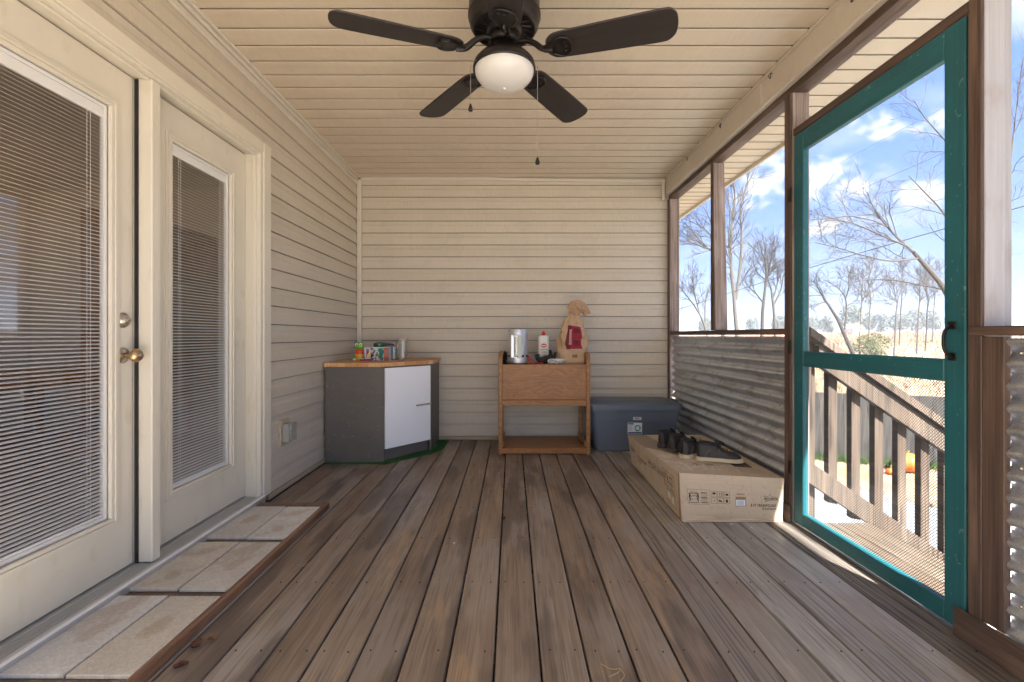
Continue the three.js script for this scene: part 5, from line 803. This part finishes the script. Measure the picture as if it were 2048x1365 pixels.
{
  const r = thing('stair_railing', 'grey brown wooden stair railing with balusters beyond the screen door', 'railing');
  const m = greyWood(0xa8998c), z = -2.52, sl = 0.69, x0 = 1.64, x1 = 3.05;
  const slope = (n, yTop0, h, t, zz, xa = x0, xb = x1) => part(r, n, prism([[xa, yTop0 - sl * (xa - 1.665) - h], [xb, yTop0 - sl * (xb - 1.665) - h], [xb, yTop0 - sl * (xb - 1.665)], [xa, yTop0 - sl * (xa - 1.665)]], t, 0.002).translate(0, 0, zz), m);
  slope('cap_rail', 1.003, 0.046, 0.13, z - 0.075, 1.60); slope('top_rail', 0.945, 0.108, 0.038, z - 0.005, 1.66); slope('bottom_rail', 0.283, 0.118, 0.038, z - 0.005, 1.60);
  part(r, 'post', bb(1.60, 1.668, -0.75, 0.955, z - 0.09, z - 0.009, 0.003), m); part(r, 'post', bb(2.98, 3.07, -0.75, 0.05, z - 0.1, z - 0.009, 0.003), m);
  for (let i = 0; i < 10; i++) { const xa = 1.741 + i * 0.1268, xb = xa + 0.048, yt = 0.92 - sl * (xa - 1.665), yb = 0.135 - sl * (xa - 1.665); part(r, 'baluster', prism([[xa, yb], [xb, yb - sl * 0.048 * 0.3], [xb, yt - sl * 0.048], [xa, yt]], 0.036, 0.002).translate(0, 0, z - 0.046), m); }
}

// ================================================================== ground, slab, drive
const gd = (x, z) => Math.hypot(x - 1.6, z + 2.5);
const gh = (x, z) => { const d = gd(x, z); return -0.75 + 1.15 * sstep(17, 48, d) + sstep(17, 60, d) * 0.5 * (fbm(x * 0.06 + 50, z * 0.06 + 50, 3, 3) - 0.5) + 1.2 * sstep(80, 200, d); };
const groundTex = tex(1024, 1024, (u, v) => {
  const a = fbm(u * 7, v * 7, 2, 5, 7, 7), f = fbm(u * 70, v * 70, 3, 4, 70, 70), s = vn(u * 300, v * 300, 4, 300, 300), lf = sstep(0.56, 0.7, fbm(u * 26, v * 26, 6, 4, 26, 26)), gr = sstep(0.6, 0.75, fbm(u * 9, v * 9, 9, 4, 9, 9));
  let c = mix3([116, 98, 78], [146, 128, 104], a); c = mix3(c, [108, 82, 62], lf * 0.6); c = mix3(c, [118, 116, 74], gr * 0.45); return c.map(q => q * (0.68 + 0.4 * f + 0.22 * s));
}, 6, 6);
{
  const pos = [], uv = [], idx = [], N = 150, coord = i => { const t = i / N * 2 - 1; return Math.sign(t) * (18 * Math.abs(t) + 380 * Math.pow(Math.abs(t), 4)); };
  for (let j = 0; j <= N; j++) for (let i = 0; i <= N; i++) { const x = coord(i) + 6, z = coord(j) - 8; pos.push(x, gh(x, z), z); uv.push(x, z); }
  for (let j = 0; j < N; j++) for (let i = 0; i < N; i++) { const a = j * (N + 1) + i; idx.push(a, a + N + 1, a + 1, a + 1, a + N + 1, a + N + 2); }
  const g = new THREE.BufferGeometry(); g.setAttribute('position', new THREE.Float32BufferAttribute(pos, 3)); g.setAttribute('uv', new THREE.Float32BufferAttribute(uv, 2)); g.setIndex(idx); g.computeVertexNormals();
  const m = part(scene, 'ground', g, new THREE.MeshStandardMaterial({ map: groundTex, roughness: 0.95 })); m.userData = { kind: 'structure' };
  const flat = (pts, y0, y1) => { const q = prism(pts.map(([x, z]) => [x, -z]), y1 - y0, 0).rotateX(-Math.PI / 2).translate(0, y0, 0); return q; };
  const patio = part(scene, 'patio_slab', flat([[1.66, -8.4], [1.9, -8.4], [7.0, 0], [7.0, 7], [-1.5, 7], [-1.5, 2.6], [1.66, 2.6]], -0.80, -0.72), concrete(0x868e98)); patio.userData = { kind: 'structure' };  // the stretch behind the camera is unseen, added to bounce sunlight inward
  const st = new RoundedBoxGeometry(0.13, 0.06, 0.07, 1, 0.015), sm = std(0x6d5a50, 0.9);
  for (let i = 0; i < 46; i++) { const t = (i + 0.5) / 46; part(patio, 'edging_stone', st, sm, [lerp(1.97, 7.06, t), -0.725 + R() * 0.01, lerp(-8.4, 0, t) - 0.04], [0, -Math.atan2(8.4, 5.1) + (R() - 0.5) * 0.3, 0]); }
const fn = thing('plank_fence', 'low weathered grey plank fence beyond the stair railing', 'fence'), fm = [0x7d8082, 0x888a8b, 0x74777a, 0x838280].map(c => greyWood(c)), fx0 = 1.8, fx1 = 11.5, fz = x => -(6.66 - 0.42 * (x - 4.32)), len = (fx1 - fx0) * Math.hypot(1, 0.42), yaw = -Math.atan(0.42), n = Math.floor(len / 0.142);
  const plank = [0, 1, 2, 3, 4].map(q => cbox(0.138, 0.93, 0.018, 0.003, q * 0.23, q * 0.61));
  for (let q = 0; q < n; q++) { const x = lerp(fx0, fx1, (q + 0.5) / n); part(fn, 'plank', plank[q % 5], fm[Math.floor(R() * 4)], [x, -0.275 + (R() - 0.5) * 0.012, fz(x)], [0, yaw, (R() - 0.5) * 0.006]); }
  for (const y of [-0.55, -0.02]) part(fn, 'fence_rail', cbox(len, 0.085, 0.036, 0.003), fm[0], [(fx0 + fx1) / 2 - 0.012, y, fz((fx0 + fx1) / 2) - 0.03], [0, yaw, 0]);
  for (let x = fx0; x < fx1; x += 2.2) part(fn, 'fence_post', cbox(0.09, 0.95, 0.09, 0.004), fm[1], [x - 0.04, -0.28, fz(x) - 0.1], [0, yaw, 0]);
}
// grass along the fence and dry tufts across the yard
{
  const blades = (n, seed, place, h0, h1, w) => { const t = [], u = [], r = rng(seed); for (let i = 0; i < n; i++) { const [x, y, z] = place(r), a = r() * 6.28, h = lerp(h0, h1, r()), c = Math.cos(a) * w, s = Math.sin(a) * w, lx = (r() - 0.5) * h * 0.9, lz = (r() - 0.5) * h * 0.9; t.push(x - c, y, z - s, x + c, y, z + s, x + lx, y + h, z + lz); u.push(0, 0, 1, 0, 0.5, 1); } return soup(t, u); };
  const dbl = (c) => std(c, 0.9, { side: THREE.DoubleSide });
  const a = part(scene, 'lawn_edge', blades(9000, 3, r => { const x = 1.2 + r() * 7.5; return [x, -0.75, -(6.66 - 0.42 * (x - 4.32)) + 0.02 + r() * r() * 0.3]; }, 0.03, 0.11, 0.006), dbl(0x3f5426)); a.userData = { kind: 'stuff', label: 'strip of green grass along the foot of the plank fence', category: 'grass' };
  const sector = (r, d0, d1) => { const d = d0 + (d1 - d0) * Math.pow(r(), 0.7), q = (330 + 900 * r()) / F, z = -d, x = q * d; return [x, gh(x, z), z]; };
  const b = part(scene, 'dry_grass', blades(24000, 5, r => sector(r, 10, 60), 0.06, 0.28, 0.016), dbl(0x8a7654)); b.userData = { kind: 'stuff', label: 'dry tan grass and weeds over the yard', category: 'grass' };
  const c = part(scene, 'leaf_litter', blades(9000, 6, r => sector(r, 15, 45), 0.02, 0.1, 0.05), dbl(0x7a4f34)); c.userData = { kind: 'stuff', label: 'rusty leaf litter over the yard', category: 'leaves' };
}

// ================================================================== bare trees
function limbSet() { const tri = [], uv = []; return { tri, uv,
  seg(a, b, ra, rb, n = 5) { const d = b.clone().sub(a).normalize(), s = Math.abs(d.y) > 0.9 ? V(1, 0, 0) : V(0, 1, 0), u = s.clone().cross(d).normalize(), w = d.clone().cross(u);
    const ring = (p, r) => Array.from({ length: n }, (_, i) => { const q = i / n * 6.2832; return p.clone().addScaledVector(u, Math.cos(q) * r).addScaledVector(w, Math.sin(q) * r); }); const A = ring(a, ra), B = ring(b, rb);
    for (let i = 0; i < n; i++) { const j = (i + 1) % n; for (const p of [A[i], A[j], B[j], A[i], B[j], B[i]]) { tri.push(p.x, p.y, p.z); uv.push(i / n, p.y); } } },
  path(pts, r0, r1, n = 5) { for (let i = 0; i + 1 < pts.length; i++) this.seg(pts[i], pts[i + 1], lerp(r0, r1, i / (pts.length - 1)), lerp(r0, r1, (i + 1) / (pts.length - 1)), n); },
  geo() { return soup(tri, uv); } }; }
function grow(set, p, dir, len, r, depth, rr, opt) {
  const n = Math.max(3, 5 - (3 - depth)), pts = [p.clone()], d = dir.clone(); let q = p.clone();
  for (let i = 0; i < n; i++) { d.add(V((rr() - 0.5) * opt.wob, (rr() - 0.5) * opt.wob + opt.lift, (rr() - 0.5) * opt.wob)).normalize(); q = q.clone().addScaledVector(d, len / n); pts.push(q); }
  set.path(pts, r, Math.max(opt.min, r * 0.45), depth > 1 ? 6 : depth > 0 ? 4 : 3);
  if (depth <= 0) return;
  const kids = opt.kids + Math.floor(rr() * 2);
  for (let i = 0; i < kids; i++) { const t = 0.25 + 0.75 * (i + rr()) / kids, k = Math.min(n - 1, Math.floor(t * n)), b = pts[k].clone().lerp(pts[k + 1], t * n - k), ax = V(rr() - 0.5, rr() - 0.5, rr() - 0.5).normalize(), nd = d.clone().applyAxisAngle(ax, 0.5 + rr() * 0.6); grow(set, b, nd, len * (0.45 + rr() * 0.25), Math.max(opt.min, r * lerp(0.6, 0.35, t)), depth - 1, rr, opt); }
}
const bark = [std(0x3b3733, 0.95), std(0x2e2926, 0.95), std(0x45413d, 0.95)];
// trunk and main limbs as paths in photo pixels at a distance; twigs grow from them
function bareTree(label, Z, trunk, limbs, r0, seed, m, opt = {}) {
  const t = thing('bare_tree', label, 'tree'), rr = rng(seed), o = { wob: 0.5, lift: 0.02, kids: 4, min: 0.0026 * Z / 12, depth: 2, len: 0.09 * Z, ...opt };
  const toW = pts => new THREE.CatmullRomCurve3(pts.map(([x, y, dz = 0]) => P(x, y, Z + dz))).getPoints(pts.length * 4);
  const a = limbSet(), b = limbSet(), tp = toW(trunk), base = tp[0].clone(); base.y = Math.min(gh(base.x, base.z) - 0.1, base.y - 0.1); a.path([base, ...tp], r0 * 0.58, r0 * 0.32, 8);
  part(t, 'trunk', a.geo(), m);
  for (let [pts, r, n] of limbs) { const lp = toW(pts); r *= 0.62; n = Math.round(n * 1.3); b.path(lp, r, Math.max(o.min, r * 0.3), 6); for (let i = 0; i < n; i++) { const k = 1 + Math.floor((lp.length - 2) * Math.pow((i + rr()) / n, 0.8)), d = lp[k + 1].clone().sub(lp[k]).normalize().applyAxisAngle(V(rr() - 0.5, rr() - 0.5, rr() - 0.5).normalize(), 0.4 + rr() * 0.7); grow(b, lp[k], d, o.len * (0.5 + rr() * 0.8) * (1 - 0.4 * k / lp.length), Math.max(o.min, r * 0.45 * (1 - 0.6 * k / lp.length)), o.depth, rr, o); } }
  part(t, 'crown', b.geo(), m); return t;
}
bareTree('large bare tree with pale leaning trunk and long arching limbs', 10, [[1975, 860], [1940, 700], [1890, 580], [1850, 530], [1828, 505]], [
  [[[1828, 505], [1800, 480, 0.3], [1776, 455, 0.5], [1750, 420, 0.7], [1735, 385, 0.8]], 0.05, 10], [[[1838, 517], [1780, 522, -0.3], [1730, 512, -0.5], [1680, 497, -0.8], [1630, 485, -1]], 0.035, 9], [[[1815, 493], [1760, 470, -0.5], [1700, 445, -0.7], [1640, 440, -1]], 0.03, 9], [[[1776, 455], [1740, 440, 0.6], [1690, 433, 0.8], [1645, 445, 1]], 0.022, 8], [[[1890, 580], [1840, 570, 0.5], [1780, 560, 0.8], [1710, 563, 1]], 0.03, 8],
  [[[1960, 760], [1950, 560, 0.5], [1890, 430, 0.6], [1850, 385, 0.6], [1818, 352, 0.6]], 0.05, 9], [[[1950, 560], [2010, 400, 1], [2030, 250, 1], [2046, 120, 1]], 0.045, 12], [[[1975, 500], [1930, 330, -0.6], [1890, 280, -0.6], [1850, 235, -0.6], [1828, 200, -0.6]], 0.035, 7]], 0.12, 11, bark[0]);
bareTree('tall twin stemmed pale bare tree beyond the screened window', 17, [[1478, 700], [1472, 640], [1468, 590]], [[[[1468, 590], [1462, 520], [1464, 450], [1470, 400], [1466, 350]], 0.10, 12], [[[1472, 600], [1480, 540], [1484, 470], [1482, 420], [1495, 370], [1510, 340]], 0.09, 12], [[[1468, 560], [1458, 500], [1460, 440], [1456, 380]], 0.06, 8]], 0.17, 23, bark[2], { len: 0.9, lift: 0.08 });
bareTree('dark forked bare tree right of the tall twin stemmed one', 21, [[1524, 690], [1526, 620], [1531, 575]], [[[[1531, 575], [1533, 540], [1528, 515], [1523, 505]], 0.09, 9], [[[1531, 570], [1540, 530], [1548, 505], [1555, 490]], 0.08, 9], [[[1526, 605], [1510, 585], [1492, 570]], 0.06, 6], [[[1533, 545], [1555, 525], [1575, 515]], 0.05, 6], [[[1531, 560], [1515, 545], [1505, 520]], 0.05, 6]], 0.16, 31, bark[1], { len: 1.0 });
bareTree('slim bare tree standing close to the dark forked one', 24, [[1552, 690], [1548, 620], [1543, 580]], [[[[1543, 580], [1535, 555], [1530, 540]], 0.07, 6], [[[1548, 610], [1562, 580], [1568, 550], [1575, 540]], 0.08, 8], [[[1546, 600], [1556, 560], [1553, 530]], 0.07, 7]], 0.15, 37, bark[0], { len: 1.1 });
bareTree('bare tree reaching long side limbs over the corner window', 15, [[1446, 700], [1446, 600], [1440, 530]], [[[[1440, 530], [1425, 503], [1400, 492], [1372, 480]], 0.07, 9], [[[1440, 520], [1424, 474], [1405, 455], [1370, 438]], 0.05, 8], [[[1420, 500], [1400, 480], [1378, 455], [1362, 440]], 0.04, 6], [[[1440, 510], [1420, 440], [1408, 415]], 0.04, 5]], 0.14, 41, bark[0], { len: 0.9 });
bareTree('low leaning bare sapling cluster seen through the corner window', 20, [[1420, 690], [1405, 640], [1388, 610]], [[[[1388, 610], [1372, 590], [1360, 575]], 0.05, 8], [[[1400, 630], [1390, 590], [1384, 555]], 0.05, 10], [[[1410, 650], [1412, 600], [1420, 570]], 0.05, 10]], 0.1, 47, bark[2], { len: 0.9 });
bareTree('leaning brown bare tree with a forked crown in the yard', 24, [[1706, 706], [1692, 676], [1676, 640], [1660, 614]], [[[[1660, 614], [1647, 595], [1636, 575], [1627, 562]], 0.09, 8], [[[1690, 660], [1692, 600], [1680, 580], [1650, 560]], 0.07, 7], [[[1691, 600], [1698, 575], [1697, 550]], 0.06, 6], [[[1655, 606], [1645, 606], [1627, 615]], 0.05, 4]], 0.2, 53, bark[1], { len: 1.0 });
[[1793, 600, 'white barked thin sapling next to the green bush'], [1838, 570, 'white barked sapling standing by the large leaning tree'], [1855, 580, 'thin pale sapling right behind the large leaning tree'], [1722, 575, 'thin straight sapling between the leaning brown tree and green bush'], [1740, 560, 'tall thin dark sapling behind the green bush'], [1802, 556, 'dark thin sapling between the two white barked ones'], [1868, 560, 'slender sapling near the door handle side of the yard']].forEach(([x, y, lab], i) =>
  bareTree(lab, 26 + i * 1.7, [[x - 4, 706], [x - 1, 650], [x, 620]], [[[[x, 625], [x + 2, 600], [x + (i % 2 ? 3 : -2), y], [x + 4, y - 22]], 0.07, 12]], 0.09, 61 + i, bark[i % 3 === 2 ? 1 : 2], { len: 1.3, lift: 0.1 }));
{ // tangled brush along the far edge of the yard
  const s = limbSet(), rr = rng(101), o = { wob: 0.5, lift: 0.04, kids: 2, min: 0.008 };
  for (let i = 0; i < 300; i++) { const d = 28 + 34 * rr(), x = (310 + 900 * rr()) / F * d, z = -d, p = V(x, gh(x, z) - 0.1, z); for (let k = 0; k < 3; k++) grow(s, p.clone().add(V(rr() - 0.5, 0, rr() - 0.5)), V((rr() - 0.5) * 0.7, 1, (rr() - 0.5) * 0.7).normalize(), 0.5 + rr() * 1.1, 0.013, 1, rr, o); }
  const m = part(scene, 'brush', s.geo(), std(0x54483f, 0.9)); m.userData = { kind: 'stuff', label: 'tangle of leafless brush along the far edge of the yard', category: 'brush' };
  const leafCloud = (n, rx, ry, rz, size, seed) => { const r = rng(seed), t = [], u = []; for (let i = 0; i < n; i++) { let x, y, z; do { x = r() * 2 - 1; y = r() * 2 - 1; z = r() * 2 - 1; } while (x * x + y * y + z * z > 1 || fbm(x * 2.2 + 9, y * 2.2 + z * 1.7 + 9, seed, 2) < 0.42); const c = V(x * rx, y * ry, z * rz), a = V(r() - 0.5, r() - 0.5, r() - 0.5).normalize().multiplyScalar(size), b = V(r() - 0.5, r() - 0.5, r() - 0.5).normalize().multiplyScalar(size * 0.6); for (const p of [c.clone().sub(a), c.clone().add(a), c.clone().add(b)]) { t.push(p.x, p.y, p.z); u.push(0, 0); } } return soup(t, u); };
  const bx = P(1745, 690, 27), by = gh(bx.x, bx.z), bush = thing('green_bush', 'rounded yellow green evergreen bush in the dry yard', 'bush', [bx.x, by, bx.z]);
  part(bush, 'foliage', leafCloud(2600, 1.0, 0.75, 0.9, 0.075, 7), std(0x464c28, 0.85, { side: THREE.DoubleSide }), [0, 0.7, 0]); const st = limbSet(); for (let i = 0; i < 5; i++) st.seg(V(0, -0.05, 0), V(Math.cos(i * 1.3) * 0.4, 0.7, Math.sin(i * 1.3) * 0.4), 0.03, 0.012); part(bush, 'stems', st.geo(), bark[1]);
  const pines = [[1655, 95, 1], [1703, 88, 1.35], [1735, 104, 1.15], [1762, 98, 1.05], [1800, 92, 1.1], [1832, 106, 1.3], [1866, 96, 1.15], [1625, 110, 1.0], [1560, 105, 1.1], [1505, 112, 1.0], [1410, 104, 1.0]];
  const crown = [leafCloud(1500, 2.6, 2.8, 2.6, 0.42, 3), leafCloud(1500, 2.4, 3.1, 2.4, 0.42, 9)], pm = std(0x4a4f44, 0.9, { side: THREE.DoubleSide }), trunkG = (() => { const q = limbSet(); q.path([V(0, -0.3, 0), V(0.1, 2, 0), V(0, 5.4, 0)], 0.2, 0.06, 6); return q.geo(); })();
  pines.forEach(([px, Z, s], i) => { const x = (px - VPX) / F * Z, t = thing('pine_tree', 'distant grey green pine on the skyline beyond the yard', 'tree', [x, gh(x, -Z), -Z], i, 'distant pines'); t.scale.setScalar(s * 0.64); part(t, 'trunk', trunkG, bark[1]); part(t, 'crown', crown[i % 2], pm, [0, 4.4, 0]); });
}
{ // pumpkins by the fence
  const pump = (n, r) => { const g = new THREE.SphereGeometry(r, 40, 20), p = g.attributes.position; for (let i = 0; i < p.count; i++) { const x = p.getX(i), y = p.getY(i), z = p.getZ(i), a = Math.atan2(z, x), k = 1 - 0.09 * Math.pow(Math.abs(Math.sin(a * 5)), 0.6) ** 1 + 0.05; p.setXYZ(i, x * k, y * 0.86 - 0.12 * r * Math.exp(-8 * (x * x + z * z) / (r * r)) * Math.sign(y), z * k); } g.computeVertexNormals(); return g; };
  const add = (px, py, r, lab) => { const Z = 1.75 * F / (py - VPY), t = thing('pumpkin', lab, 'pumpkin', [(px - VPX) / F * Z, -0.752, -Z]); part(t, 'shell', pump(0, r), std(0xd9692a, 0.5), [0, r * 0.82, 0]); part(t, 'stem', loft([[0, 0, 0], [0.005, 0.03, 0], [0.02, 0.05, 0]], () => [0.011, 0.011], 6, 7, 0.2), std(0x6c6a3a, 0.8), [0, r * 1.5, 0]); };
  add(1815, 944, 0.15, 'big orange pumpkin at the foot of the plank fence'); add(1782, 950, 0.05, 'small orange gourd next to the big pumpkin');
}
{ // far things: dirt bank, white shed, parked car
  const bank = (x, z, rx, rz, h, seed) => { const pos = [], uv = [], idx = [], n = 26; for (let j = 0; j <= n; j++) for (let i = 0; i <= n; i++) { const u = i / n * 2 - 1, v = j / n * 2 - 1, e = Math.max(0, 1 - u * u) * Math.max(0, 1 - v * v), X = x + u * rx, Z = z + v * rz; pos.push(X, gh(X, Z) - 0.05 + h * Math.pow(e, 0.6) * (0.75 + 0.5 * fbm(u * 4 + seed, v * 4, seed, 3)), Z); uv.push(X, Z); } for (let j = 0; j < n; j++) for (let i = 0; i < n; i++) { const a = j * (n + 1) + i; idx.push(a, a + n + 1, a + 1, a + 1, a + n + 1, a + n + 2); } const g = new THREE.BufferGeometry(); g.setAttribute('position', new THREE.Float32BufferAttribute(pos, 3)); g.setAttribute('uv', new THREE.Float32BufferAttribute(uv, 2)); g.setIndex(idx); g.computeVertexNormals(); return g; };
  const dm = new THREE.MeshStandardMaterial({ map: groundTex, color: 0xffd2bb, roughness: 0.95 });
  for (const [a, b, c, d, h, s] of [[52, -64, 16, 8, 1.0, 3], [44, -72, 14, 7, 0.8, 5]]) { const m = part(scene, numbered('dirt_bank'), bank(a, b, c, d, h, s), dm); m.userData = { kind: 'structure' }; }
  const q = P(1707, 668, 62), s = thing('garden_shed', 'small white shed far away behind the leaning brown tree', 'shed', [q.x, gh(q.x, q.z), q.z], 0.3);
  part(s, 'wall', bb(-0.9, 0.9, -0.1, 1.5, -0.8, 0.8, 0.02), std(0xd8d8d4, 0.7)); part(s, 'roof', prism([[-1.05, 1.5], [1.05, 1.5], [0, 2.1]], 1.8).translate(0, 0.003, -0.9), std(0x8a8a88, 0.8)); part(s, 'door', bb(-0.35, 0.35, 0, 1.3, 0.801, 0.83, 0.01), std(0xa9a9a5, 0.6));
}
// overhead cables
[[[1330, 628, 17], [1600, 542, 12.5], [2120, 392, 8], 0.010, 'thick overhead cable crossing low over the yard'], [[1560, 452, 17], [1745, 369, 13], [2120, 205, 9], 0.006, 'thin upper overhead cable slanting behind the screen door'], [[1560, 392, 20], [1745, 291, 15], [2120, 92, 10], 0.004, 'faint topmost overhead cable across the sky']].forEach(([a, b, c, r, lab]) => single('overhead_cable', tube([P(...a), P(...b), P(...c)], r, 6, 40), std(0x3b3a3c, 0.7), lab, 'cable'));

// hazy winter air
scene.fog = new THREE.FogExp2(0xdce6f0, 0.0012);
renderer.render(scene, camera);
